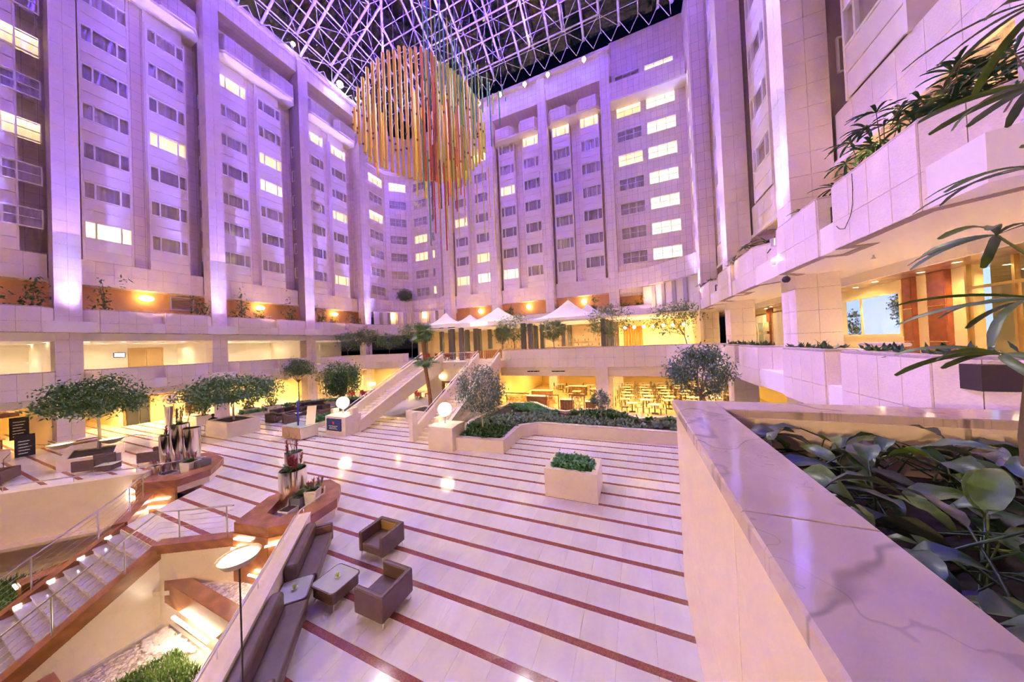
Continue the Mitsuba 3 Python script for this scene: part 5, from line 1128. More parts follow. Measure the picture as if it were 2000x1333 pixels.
# ================================================================ near stone planter on the balcony edge, with its plants
np_ = thing('balcony_planter', 'long stone planter with veined coping on the near balcony edge, full of broad leaves', 'planter')
part(np_, 'core', cat(box(.37, .64, -3, 3.11, Z1A, 5.44), box(.37, 5.3, 2.84, 3.11, Z1A, 5.44), box(.5, 5.2, -3, 3.0, 4.0, 4.6)), 'joint')
for (ya, yb) in ((-3, -.2), (-.2, 1.42), (1.42, 3.15)):
    for (za, zb) in ((Z1A, 4.35), (4.355, 5.45)): part(np_, 'face_slab', box(.34, .38, ya + .003, yb - .003, za, zb), 'stone_near')
for (xa, xb) in ((.34, 1.5), (1.5, 2.9), (2.9, 4.2), (4.2, 5.3)):
    for (za, zb) in ((Z1A, 4.35), (4.355, 5.45)): part(np_, 'face_slab', box(xa + .003, xb - .003, 3.10, 3.15, za, zb), 'stone_near')
def _near(p, n, uv):
    a = fbm(p.x * 2 + 3, p.y * 2, p.z * 2, 4); b = noise(p.y * 30, p.z * 30, p.x * 30)
    return mix((0.72, 0.58, 0.44), (0.82, 0.69, 0.55), a) * (.96 + .06 * b)
mat('stone_near', proc(_near), .25, .5)
part(np_, 'inner_face', cat(box(.60, .645, -3, 2.85, 4.6, 5.46), box(.62, 5.2, 2.82, 2.86, 4.6, 5.46)), 'stone_near')
def _cop(p, n, uv):
    a = fbm(p.x * 2.3 + 1, p.y * 1.6, 0, 4); b = fbm(p.x * 9, p.y * 9, 2, 3)
    w = p.y * 2.6 - p.x * 1.4 + 2.2 * a; v = dr.abs(noise(w * 1.7, p.x * 1.2, 3.3) - .5); w2 = p.y * 5 + p.x * 4 + 3 * b; v2 = dr.abs(noise(w2 * 1.4, p.y, 8.1) - .5)
    c = mix((0.44, 0.34, 0.32), (0.60, 0.47, 0.44), .6 * a + .4 * b)
    return c * (1 - .40 * smoothstep(.035, .0, v) - .22 * smoothstep(.03, .0, v2))
mat('coping_marble', proc(_cop), .09, .55)
for (ya, yb) in ((-3, -.5), (-.5, 1.21), (1.21, 3.17)): part(np_, 'coping', hull([(x, y, z) for (x, y) in ((.31, ya + .0015), (.655, ya + .0015), (.31, yb - .0015), (.655, yb - .0015 - (.26 if yb > 3 else 0) * 0)) for z in (5.455, 5.512)] + [(x, y, 5.52) for x in (.318, .647) for y in (ya + .005, yb - .005)]), 'coping_marble')
for (xa, xb) in ((.657, 1.9), (1.9, 3.4), (3.4, 5.2)): part(np_, 'coping', hull([(x, y, z) for x in (xa, xb - .002) for y in (2.835, 3.18) for z in (5.455, 5.512)] + [(x, y, 5.52) for x in (xa + .004, xb - .006) for y in (2.843, 3.172)]), 'coping_marble')
part(np_, 'soil', box(.64, 5.2, -3, 2.83, 4.6, 5.12), 'soil')
def broad_leaf(L, W, droop, fold, seg=9, twist=0.0, wave=.0):
    """a pointed oval blade along +x with a keel, on a short stalk"""
    t = np.linspace(0, 1, seg + 1); a = .45 - droop * t ** 1.3; x = np.r_[0, np.cumsum(np.cos(a[:-1]))] * L / seg; z = np.r_[0, np.cumsum(np.sin(a[:-1]))] * L / seg
    w = W * np.sin(np.pi * np.clip(t, 0, 1) ** .78) ** .85 * (1 - .25 * t); V = []
    for c in (-1, -.55, 0, .55, 1): V.append(np.stack([x, c * w + 0 * x, z + abs(c) * w * fold + wave * w * abs(c) * np.sin(t * 17 + c * 2)], 1))
    n = seg + 1; F = []
    for r in range(4):
        for i in range(seg): F += [[r * n + i, r * n + i + 1, (r + 1) * n + i + 1], [r * n + i, (r + 1) * n + i + 1, (r + 1) * n + i]]
    return np.vstack(V), np.array(F)
def leafmat(key, c0, c1):
    def fn(p, n, uv): return mix(c0, c1, fbm(p.x * 6, p.y * 6, p.z * 6, 2)) * (.85 + .3 * noise(p.x * 45, p.y * 45, p.z * 45))
    mat(key, proc(fn), .32, .5)
leafmat('lily_a', (0.025, 0.055, 0.03), (0.06, 0.12, 0.055)); leafmat('lily_b', (0.035, 0.05, 0.035), (0.09, 0.11, 0.075)); leafmat('lily_c', (0.07, 0.14, 0.02), (0.16, 0.24, 0.04))
LL = []
for i, (L, W, d, f, tw) in enumerate(((.24, .052, 1.3, .35, 0), (.28, .050, 1.0, .25, 0), (.20, .050, 1.6, .45, 0))):
    for j, b in enumerate(('lily_a', 'lily_b', 'lily_c')):
        blade = broad_leaf(L, W, d, f, wave=.12); stalk = tube([(-.16, 0, -.20), (-.08, 0, -.09), (0, 0, 0), (.02, 0, .005)], [.005, .004, .0035, .002], 5, False)
        LL.append(proto(f'broad_leaf_{i}{j}', blade=(cat(blade, stalk), b, True)))
gl = np.random.default_rng(77); n_lily = 0
WHERE = ['by the long coping', 'one in from the coping', 'in the middle of the bed', 'toward the inner side', 'far inside the bed']
for iy, y in enumerate(np.arange(.55, 2.8, .30)):
    for ix, x in enumerate(np.arange(.82, 2.9, .33)):
        if x > .95 + y * 1.05: continue
        px_, py_ = x + gl.normal(0, .05), y + gl.normal(0, .05)
        kk = thing('peace_lily', f'broad-leaved green plant {WHERE[min(ix, 4)]}, {["nearest", "second", "third", "fourth", "fifth", "sixth", "seventh", "last"][min(iy, 7)]} row of the near planter', 'plant', 'broad-leaved plants in the near planter')
        for q in range(8):
            a = gl.uniform(0, 6.283); s = gl.uniform(.85, 1.3); r = gl.uniform(.02, .13); v = gl.integers(0, 3) * 3 + gl.choice([0, 0, 0, 1, 1, 1, 2], 1)[0]
            zz = 5.30 + gl.uniform(-.05, .14) - .10 * r
            inst('leaf', LL[v], tr(px_ + math.cos(a) * r, py_ + math.sin(a) * r, zz, rz=a) @ tr(rx=gl.normal(0, .35), ry=gl.normal(.1, .28), s=s), parent=kk)
kk = thing('peace_lily', 'single large dark leaf leaning out over the veined coping beside the camera', 'plant'); inst('leaf', LL[0], tr(.98, .98, 5.60, rz=math.radians(205)) @ tr(ry=.30, rx=.1, s=(1.5, 1.75, 1.3)), parent=kk); inst('leaf', LL[3], tr(1.05, .85, 5.52, rz=math.radians(150)) @ tr(ry=.3, s=1.4), parent=kk)
# lady palm whose fans reach in from the right
mat('rhapis_green', proc(lambda p, n, uv: mix((0.045, 0.085, 0.02), (0.13, 0.19, 0.05), fbm(p.x * 9, p.y * 9, p.z * 9, 2))), .38)
def blunt_leaf(L, w, droop, seg=7):
    t = np.linspace(0, 1, seg + 1); a = -droop * t; x = np.r_[0, np.cumsum(np.cos(a[:-1]))] * L / seg; z = np.r_[0, np.cumsum(np.sin(a[:-1]))] * L / seg
    ww = w * np.clip(.25 + 2.2 * t, 0, 1) * np.where(t > .93, .55, 1.0); V = np.vstack([np.stack([x, c * ww, z + abs(c) * ww * .45], 1) for c in (-1, 0, 1)]); n = seg + 1; F = []
    for r in (0, 1):
        for i in range(seg): F += [[r * n + i, r * n + i + 1, (r + 1) * n + i + 1], [r * n + i, (r + 1) * n + i + 1, (r + 1) * n + i]]
    return V, np.array(F)
rp = thing('lady_palm', 'lady palm in the near planter with fans of strap leaflets reaching over the coping', 'plant')
part(rp, 'stem', tube([(1.62, 2.10, 5.1), (1.60, 2.10, 5.6), (1.64, 2.06, 6.3), (1.70, 2.02, 7.6)], [.016, .014, .012, .01], 8), 'bark_dark', True)
for hub, az0, n, R in (((1.56, 2.10, 6.53), 175, 9, .30), ((1.56, 2.10, 5.98), 185, 8, .36), ((1.64, 2.05, 6.22), 170, 9, .40), ((1.67, 2.04, 7.15), 175, 8, .36), ((1.69, 2.03, 7.5), 190, 8, .36), ((1.66, 2.06, 6.8), 195, 7, .34)):
    hub = np.array(hub); part(rp, 'leaf_stalk', tube([(1.66, 2.05, hub[2] - .18), tuple(hub)], .005, 5), 'rhapis_green', True)
    for q in range(n):
        az = math.radians(az0 + (q - (n - 1) / 2) * 30 + gl.normal(0, 6)); el = gl.uniform(-.15, .45)
        part(rp, 'leaflet', xf(blunt_leaf(R * gl.uniform(.8, 1.1), .0165, gl.uniform(.6, 1.3)), tr(*hub, rz=az) @ tr(ry=-el, rx=gl.normal(0, .5))), 'rhapis_green', True)
# ---- plants on the balconies of the right-hand wall
def rhapis_bush(label, x, y, z, n, H, R, seed, bsdf='leaf_dark'):
    g = np.random.default_rng(seed); k = thing('lady_palm', label, 'plant'); ms = []
    for i in range(n):
        a = g.uniform(0, 6.28); h = H * g.uniform(.35, 1.0); bx, by = x + g.normal(0, .18), y + g.normal(0, .35); hub = np.array([bx + math.cos(a) * R * .6, by + math.sin(a) * R * .9, z + h])
        if i % 2 == 0: part(k, 'stem', tube([(bx, by, z), tuple(hub)], [.014, .008], 5), 'bark_dark', True)
        for q in range(8): ms.append(xf(blunt_leaf(R * g.uniform(.6, 1), R * .055, g.uniform(.5, 1.2), 4), tr(*hub, rz=a + (q - 3.5) * .55) @ tr(ry=-g.uniform(-.2, .6))))
    part(k, 'foliage', cat(*ms), bsdf, True, kind='stuff'); return k
for i, (x, y, n, H, R, lb) in enumerate(((6.1, 10.3, 26, 1.9, .62, 'tall lady palm spilling over the nearest upper balcony, by the notch'), (6.0, 8.9, 22, 1.5, .6, 'lady palm on the nearest upper balcony, in front of the yellow-lit opening'), (6.0, 8.0, 14, 1.2, .5, 'lady palm at the near corner of the nearest upper balcony'),
      (6.1, 12.3, 12, .8, .5, 'low lady palm on the balcony block before the blue-lit pilaster'), (6.0, 13.3, 12, .9, .5, 'low lady palm right at the foot of the blue-lit pilaster'), (6.0, 17.6, 20, 1.3, .55, 'bushy lady palm on the second balcony past the blue-lit pilaster'), (6.0, 18.8, 18, 1.2, .5, 'lady palm with yellowish light behind it on the second balcony'), (6.0, 21.0, 14, 1.1, .5, 'lady palm before the second blue-lit pilaster'), (6.0, 26.5, 14, 1.1, .5, 'lady palm on the third balcony'), (6.0, 28.8, 12, 1.2, .5, 'lady palm at the foot of the farthest blue-lit pilaster'))):
    rhapis_bush(lb, x, y, 9.55, n, H, R, 200 + i)
struct('floor_bed', cat(box(5.4, 6.9, 7.9, 14.2, 9.1, 9.7), box(5.4, 6.9, 16, 22.4, 9.1, 9.7), box(5.4, 6.9, 24.2, 30.8, 9.1, 9.7)), 'soil')
for i, (ya, yb, lb) in enumerate(((7.6, 10.4, 'nearest stretch of the lower balcony'), (11.5, 13.9, 'block before the blue-lit pilaster'), (16.2, 18.8, 'stretch past the blue-lit pilaster'), (19.4, 22.0, 'stretch before the second blue-lit pilaster'))):
    bed_plants(f'low dark glossy plants along the {lb}', sbox(5.35, ya, 5.85, yb), int((yb - ya) * 9), 230 + i, 'lily_a', .24, .045, .12, 12, 5.42)
    struct('floor_bed', box(5.32, 6.0, ya - .1, yb + .1, 5.0, 5.44), 'soil')
    struct('wall_parapet', box(6.0, 6.12, ya - .1, yb + .1, 4.55, 5.5), 'stone_near')
# ---- shops behind the lower balcony
struct('wall_shop', cat(box(9.5, 9.8, 24.6, 33.5, 4.55, 8.3), box(9.5, 9.8, 13.6, 16.0, 4.55, 8.3), box(9.5, 9.8, 19.7, 24.7, 4.55, 8.3), box(9.5, 9.8, 16.0, 19.7, 4.55, 5.85), box(9.5, 9.8, 16.0, 19.7, 7.55, 8.3)), 'yellow_wall', 'yellow-lit wall of the shops behind the lower balcony')
struct('trim_2', box(8.2, 8.35, -5, 36, 7.97, 8.33), 'plaster', 'pale fascia along the balcony ceiling')
mat('mirror_ceiling', proc(lambda p, n, uv: mix((0.42, 0.30, 0.24), (0.66, 0.52, 0.44), fbm(p.x * 3, p.y * 3, 0, 4))), .14, .8, metal=.75)
struct('ceiling_shop', box(8.3, 16, -5, 36, 7.97, 8.05), 'mirror_ceiling', 'shiny bronze ceiling in front of the shops'); struct('wall_shop', box(15.8, 16, -5, 36, 4.55, 8), 'yellow_wall')
DL3 = proto('downlight_shop', ring=(lathe([(.07, 0), (.10, 0), (.10, .03), (.07, .03)], 14), 'chrome'), lamp=(xf(lathe([(0, 0), (.08, 0)], 14), np.diag([1, -1, 1, 1])), 'black', False, glow((1.0, .78, .42), 60, .3)))
down_spots('shop', [(8.9, y, 7.93) for y in (9, 13, 17.6, 22, 28)] + [(12.2, 11, 7.93)], (1.0, .70, .28), 20)
for i, y in enumerate(np.arange(6.6, 30, 1.55)):
    for x in (8.75, 10.6, 12.4): inst('downlight', DL3, tr(x + .25 * (i % 2), y, 7.965), 'small round downlight in the shiny ceiling before the shops', 'ceiling light', 'downlights of the shop front')
mat('marble_red', proc(lambda p, n, uv: mix((0.20, 0.045, 0.02), (0.42, 0.13, 0.06), fbm(p.x * 4, p.y * 4, p.z * 4, 3))), .12)
for i, (y0, y1, lb) in enumerate(((19.75, 20.5, 'red marble pier beside the picture window, next to the stone column'), (15.35, 15.75, 'narrow red marble pier on the near side of the picture window'), (14.1, 14.75, 'wide red marble pier before the glass shop door'), (27.0, 27.8, 'red marble pier of the farther shop'), (31.8, 32.4, 'red marble pier at the far end of the shops'))):
    pr_ = shell('pillar_2', lb); scene[pr_] = mikit.ply(cbox(9.35, 9.6, y0, y1, 4.55, 7.97, .015), 'marble_red')
    part(pr_, 'band', cat(*[box(9.34, 9.36, y0, y1, z, z + .03) for z in (5.6, 6.8)]), 'gold')
pw = shell('window_picture', 'large picture window showing a blue evening sky and dark trees, in the yellow wall')
scene[pw] = mikit.ply(cat(box(9.44, 9.56, 15.95, 19.75, 5.8, 5.9), box(9.44, 9.56, 15.95, 19.75, 7.5, 7.6), box(9.44, 9.56, 15.95, 16.05, 5.8, 7.6), box(9.44, 9.56, 19.65, 19.75, 5.8, 7.6), box(9.47, 9.53, 18.1, 18.16, 5.9, 7.5)), 'yellow_wall')
for (a, b) in ((16.05, 18.1), (18.16, 19.65)): part(pw, 'pane', quad((9.52, a, 5.9), (9.52, b, 5.9), (9.52, b, 7.5), (9.52, a, 7.5)), 'pane')
mat('dusk_sheet', (0.2, 0.3, 0.6), .9)
part(pw, 'sky_view', quad((10.6, 14.5, 5.4), (10.6, 14.5, 8.3), (10.6, 22.5, 8.3), (10.6, 22.5, 5.4)), 'dusk_sheet', label='evening sky beyond the glass', **glow((.42, .58, 1.0), 1.25, .3))
part(pw, 'tree_view', cat(leaf_cloud(crown_centres(gl, 30, (10.3, 17.3, 7.0), .25, .75), (.1, .3, .3), 40, .12, .03, 4), leaf_cloud(crown_centres(gl, 24, (10.3, 20.3, 6.5), .2, .6), (.1, .3, .2), 30, .12, .03, 5), tube([(10.4, 17.3, 5.6), (10.4, 17.25, 7)], .05, 5)), 'leaf_dark', label='dark trees beyond the glass')
gd = shell('door_2', 'dark glass shop front with brass frames beside the wide red marble pier'); scene[gd] = mikit.ply(cat(*[box(9.4, 9.5, y, y + .07, 4.55, 7.97) for y in (13.5, 12.3, 11.0, 9.6, 8.0)] + [box(9.4, 9.5, 8, 13.57, 7.2, 7.28), box(9.4, 9.5, 8, 13.57, 4.55, 4.65)]), 'gold')
for a, b in ((13.5, 12.37), (12.3, 11.07), (11.0, 9.67), (9.6, 8.07)): part(gd, 'pane', quad((9.45, a, 4.65), (9.45, a, 7.2), (9.45, b, 7.2), (9.45, b, 4.65)), 'pane')
for i, (y, z) in enumerate(((12.9, 5.2), (11.8, 5.2), (10.4, 5.2), (12.9, 6.0), (11.8, 6.0), (10.4, 6.0))):
    t = thing('display_shelf', f'lit display shelf inside the glass shop, {["lower", "upper"][i // 3]} tier, {["by the door", "middle", "inner"][i % 3]} bay', 'shelf'); part(t, 'board', box(12.4, 13.0, y - .5, y + .5, z, z + .04), 'wood_light')
    for q in range(4): part(t, 'goods', xf(cbox(-.09, .09, -.1, .1, 0, .28 + .05 * (q % 2), .02), tr(12.65, y - .35 + q * .24, z + .04)), ('table_top', 'wood', 'gold', 'cushion_red')[(q + i) % 4])
sw = shell('window_shop', 'shop window with pale drapes and pictures beyond the second stone column'); scene[sw] = mikit.ply(cat(box(9.38, 9.5, 24.9, 25.0, 4.6, 7.7), box(9.38, 9.5, 26.9, 27.0, 4.6, 7.7), box(9.38, 9.5, 31.7, 31.8, 4.6, 7.7), box(9.38, 9.5, 24.9, 31.8, 7.6, 7.7)), 'gold')
ys = np.linspace(25, 31.7, 160); part(sw, 'drape', (np.vstack([np.stack([9.42 + .05 * np.sin(ys * 16), ys, np.full(160, z)], 1) for z in (4.6, 7.6)]), np.array([[i, i + 1, i + 161] for i in range(159)] + [[i, i + 161, i + 160] for i in range(159)])), 'cream_wall', True)
for i in range(6): part(sw, 'picture', cbox(9.28, 9.33, 27.3 + (i % 3) * 1.1, 28.1 + (i % 3) * 1.1, 5.4 + (i // 3) * .9, 6.1 + (i // 3) * .9, .01), ('table_top', 'frosted_glass', 'napkin')[i % 3])
bn = thing('rail_bench', 'low rail on two legs behind the lower balcony, beside the picture window', 'rail'); part(bn, 'bar', rbox(6.5, 6.75, 11.1, 12.7, 5.62, 5.72, .04), 'stone_polished', 30)
for y in (11.3, 12.5): part(bn, 'leg', tube([(6.62, y, 4.55), (6.62, y, 5.64)], .04, 8), 'lamp_housing', True)
cm = thing('security_camera', 'dome security camera under the balcony block by the blue-lit column', 'camera'); part(cm, 'arm', tube([(5.3, 13.65, 8.3), (5.25, 13.65, 8.15)], .03, 6), 'lamp_housing', True); part(cm, 'dome', ball(.12, (5.22, 13.65, 8.08), 2), 'black', True)
sp = thing('spotlight', 'small white spotlight on the balcony block by the blue-lit column', 'lamp'); part(sp, 'head', xf(lathe([(0, 0), (.07, 0), (.10, .16), (0, .16)], 12), tr(4.98, 13.9, 8.68)), 'white_frame', True); part(sp, 'lamp', ball(.07, (4.98, 13.9, 8.88), 2), 'black', True, **glow((.95, .95, 1), 20, .3))
sk = thing('sprinkler', 'small sprinkler head under the near balcony ceiling', 'sprinkler'); part(sk, 'head', xf(lathe([(0, 0), (.06, .02), (.02, .05), (.02, .12), (0, .12)], 10), tr(6.6, 12.0, 8.19)), 'lamp_housing', True)
# loose cable on the near balcony face
solo('cable', tube([(5.07, 9.75, 9.95), (5.06, 9.72, 9.6), (5.07, 9.78, 9.2), (5.06, 9.85, 8.95), (5.07, 10.1, 8.72), (5.07, 10.3, 8.78), (5.07, 10.42, 8.9)], .007, 5), 'pole_dark', 'thin loose cable hanging down the nearest upper balcony face', 'cable', smooth=True)
# yellow-lit opening under the bedrooms
spot('spot_terrace_r', (7.4, 9.0, 9.9), (8.6, 8.6, 11.8), (1.0, .66, .18), 14, 70, 40); spot('spot_terrace_r2', (7.4, 18.6, 9.9), (8.6, 18.4, 11.8), (1.0, .6, .2), 9, 70, 40); spot('spot_terrace_r3', (7.4, 12.2, 9.9), (8.6, 12.2, 11.8), (1.0, .6, .2), 9, 70, 40)
# ---- blue uplights at the pilasters: fixtures and their beams
def uplight(label, side, i, z, power, key):
    Wl = WALLS[side]; lo, hi = PIL[side][i]; a, b = Wl.xy((lo + hi) / 2, .32), Wl.xy((lo + hi) / 2, .05)
    t = thing('uplight', label, 'lamp'); part(t, 'body', xf(lathe([(0, 0), (.13, 0), (.17, .26), (.17, .30), (0, .28)], 16), tr(a[0], a[1], z)), 'lamp_housing', 30); part(t, 'lens', xf(lathe([(0, .31), (.15, .305), (.0, .33)], 16), tr(a[0], a[1], z)), 'black', False, **glow((.55, .6, 1.0), 30, .5))
    part(t, 'bracket', tube([(a[0], a[1], z + .05), (b[0], b[1], z - .05)], .03, 6), 'lamp_housing', True); part(t, 'arm', tube([(*Wl.xy((lo + hi) / 2 - .05, .5), z - .12), (*Wl.xy(hi + .1, .35), z - .1)], .025, 6), 'pole_dark', True)
    s = Wl.xy((lo + hi) / 2, .50); e = Wl.xy((lo + hi) / 2, -.9)
    spot(f'spot_up_{key}', (s[0], s[1], z + .45), (e[0], e[1], z + 14), BLUE, power, 20, 4, .8); spot(f'spot_upb_{key}', (s[0], s[1], z + .42), (e[0], e[1], z + 5.5), (.35, .5, 1.0), power * .10, 24, 3, .5)
ORD = {1: 'nearest the camera side', 2: 'second', 3: 'third', 4: 'farthest'}
for i in (1, 2, 3, 4): uplight(f'blue uplight on a pilaster behind the lobby trees, {ORD[i]}', 'left', i, 8.75, 5200, f'l{i}')
for i in (2, 3, 4): uplight(f'blue uplight at the foot of a pilaster above the plant balconies, {ORD[i]}', 'right', i, 9.7, 3600, f'r{i}')
# a second violet-blue strip of light on the nearest balcony pilaster
spot('spot_up_near', (5.2, 6.9, 9.9), (6.6, 6.9, 22), BLUE, 3600 * .8, 22, 6)
# floodlights as objects on the ledges
def flood(label, p, t, c=(1, .97, .95), pw=60, r=.16):
    k = thing('floodlight', label, 'floodlight'); d = np.array(t, float) - np.array(p, float); d /= np.linalg.norm(d); q = np.array(p)
    part(k, 'housing', tube([tuple(q - d * .25), tuple(q - d * .02)], [r * .8, r * 1.1], 12), 'lamp_housing', 30); part(k, 'lens', ball(r, tuple(q + d * .02), 2), 'black', True, **glow(c, pw, .4)); part(k, 'bracket', tube([tuple(q - d * .2), (q[0], q[1], q[2] - .5)], .03, 6), 'lamp_housing', True)
for i, p in enumerate(FLOOD_LEFT): flood(f'white floodlight on the ledge above the lobby trees, {["first", "second", "third", "large fourth", "last"][i]} along', (p[0], p[1], p[2] + .25), (p[0] + 2, p[1], p[2] - 1), (1, .95, .72) if i == 3 else (1, .97, 1), 70 if i == 3 else 30, .42 if i == 3 else .22)
for i, p in enumerate(FLOOD_BACK): flood(f'white floodlight on the ledge above the canopies, {BAY_WORD[i]} from the recessed corner', (p[0], p[1] - .1, p[2]), (p[0], p[1] - 2, p[2] - 1), (.95, 1, .98), 30, .24)
# ================================================================ lobby behind the stair: trees in planters, lounge, desk, kiosk, galleries
k1 = planter_box('low stone planter of the round umbrella tree near the far stone wall', [(-33.3, 5.7), (-31.9, 7.6), (-28.7, 6.7), (-30.1, 4.8)], .62, .3)
tree('umbrella-shaped tree in the low stone planter near the far stone wall', -31.95, 6.6, .5, 3.65, 2.05, 1.35, 301, 120, 46, .24, .055, .09, .62, bark='bark', flat=True)
k2 = planter_box('tall stone planter with the wide flat-topped tree in the middle of the lobby', rect(-31.3, -28.1, 11.35, 13.4), 1.15, .22)
tree('wide flat-topped tree in the tall stone planter in the middle of the lobby', -29.6, 12.4, 1.0, 3.3, 2.9, 1.15, 302, 150, 42, .24, .055, .08, .62, flat=True)
tree('small flat tree rising from the hedge near the gallery wall', -36.0, 21.0, .4, 4.3, 1.45, 1.15, 303, 60, 36, .24, .055, .06, .6, bark='bark_dark', flat=True)
tree('dense dark tree behind the globe lamp with the blue plaque', -28.9, 21.0, .4, 3.3, 1.9, 1.75, 304, 110, 46, .24, .055, .08, .35, bark='bark_dark')
# hedge beds around the lounge
for i, (P, lb) in enumerate((([(-35.6, 15.2), (-34.9, 15.0), (-34.4, 20.5), (-30.5, 23.5), (-26.6, 23.5), (-26.6, 24.3), (-31.0, 24.3), (-35.2, 21)], 'long low hedge curving behind the lounge sofas'), ([(-25.3, 15.3), (-24.0, 15.2), (-24.2, 20.5), (-26.5, 22.2), (-27.4, 21.6), (-25.4, 20)], 'low hedge between the lounge and the stair'))):
    t = thing('planter', f'low stone edging of the {lb}', 'planter'); part(t, 'wall', prism(P, 0, .42), 'stone_warm'); bed_plants(lb, Polygon(P).buffer(-.1), 170, 310 + i, 'salad_leaf', .2, .06, .22, 26, .42)
# lounge seats
mat('lounge_brown', (0.14, 0.085, 0.055), .5)
def lounge(label, x, y, rz, w):
    t = thing('lounge_seat', label, 'sofa', 'brown lounge seats in the lobby'); M = tr(x, y, 0, rz=rz)
    part(t, 'seat', xf(rbox(-w / 2 + .1, w / 2 - .1, -.45, .3, .1, .42, .05), M), 'lounge_brown', 30); part(t, 'backrest', xf(rbox(-w / 2, w / 2, .25, .47, .06, .85, .05), M), 'lounge_brown', 30)
    for s in (-1, 1): part(t, 'arm', xf(rbox(min(s * w / 2, s * (w / 2 - .17)), max(s * w / 2, s * (w / 2 - .17)), -.45, .3, .06, .65, .05), M), 'lounge_brown', 30)
    for q in range(max(1, int(w / .9))): part(t, 'cushion', xf(rbox(-.25, .25, -.1, .06, 0, .36, .05), M @ tr(-w / 2 + .55 + q * .9, .2, .42, rx=-.3)), 'pole_dark', 30)
for x, y, a, w, lb in ((-30.4, 15.6, 2.0, 1.0, 'single seat nearest the tall planter'), (-29.0, 16.0, 2.6, 1.0, 'single seat turned toward the kiosk'), (-31.9, 17.3, 1.6, 2.2, 'two-seater beside the hedge'), (-29.7, 18.8, .5, 2.4, 'long seat in the middle of the lounge'), (-27.0, 18.2, -1.4, 2.4, 'long seat nearest the pedestal with the plaque'), (-32.5, 20.2, .9, 2.4, 'two-seater at the bend of the hedge'), (-28.8, 22.0, .1, 2.6, 'long seat at the end of the lounge'), (-26.3, 20.6, -1.2, 2.0, 'two-seater by the low hedge'), (-27.9, 15.6, 2.9, 1.0, 'single seat behind the kiosk')):
    lounge(f'brown lounge seat, {lb}', x, y, a, w)
for x, y, lb in ((-30.0, 17.2, 'between the first seats'), (-28.4, 20.0, 'in front of the long seat')): low_table(f'low lounge table {lb}', tr(x, y, 0, rz=.4), .9, .7)
for x, y, a, lb in ((-28.6, 5.75, 2.35, 'armchair with its back to the far stone wall, nearer the camera'), (-26.9, 7.55, 2.35, 'armchair with its back to the far stone wall, nearer the vases'), (-30.6, 3.2, 2.6, 'armchair at the far end of the stone wall')):
    tub_chair(f'brown leather {lb}', x, y, a + math.pi, 'tub chairs by the far stone wall', 1.35, .9)
small_bowl('tiny bowl with a yellow-green sprig on the table by the far stone wall', -27.2, 5.9, .435); low_table('low glass table by the far stone wall', tr(-27.2, 5.9, 0, rz=.78), .8, .7)
bowl_lamp('bowl-shaped uplight on a bent pole beside the stone bench of the pillar', -33.0, 5.45, .82, .52, (-35.0, 3.9), 12)
bowl_lamp('bowl-shaped uplight on a bent pole beside the umbrella tree trunk', -31.2, 6.95, .86, .52, (-28.6, 8.5), 12)
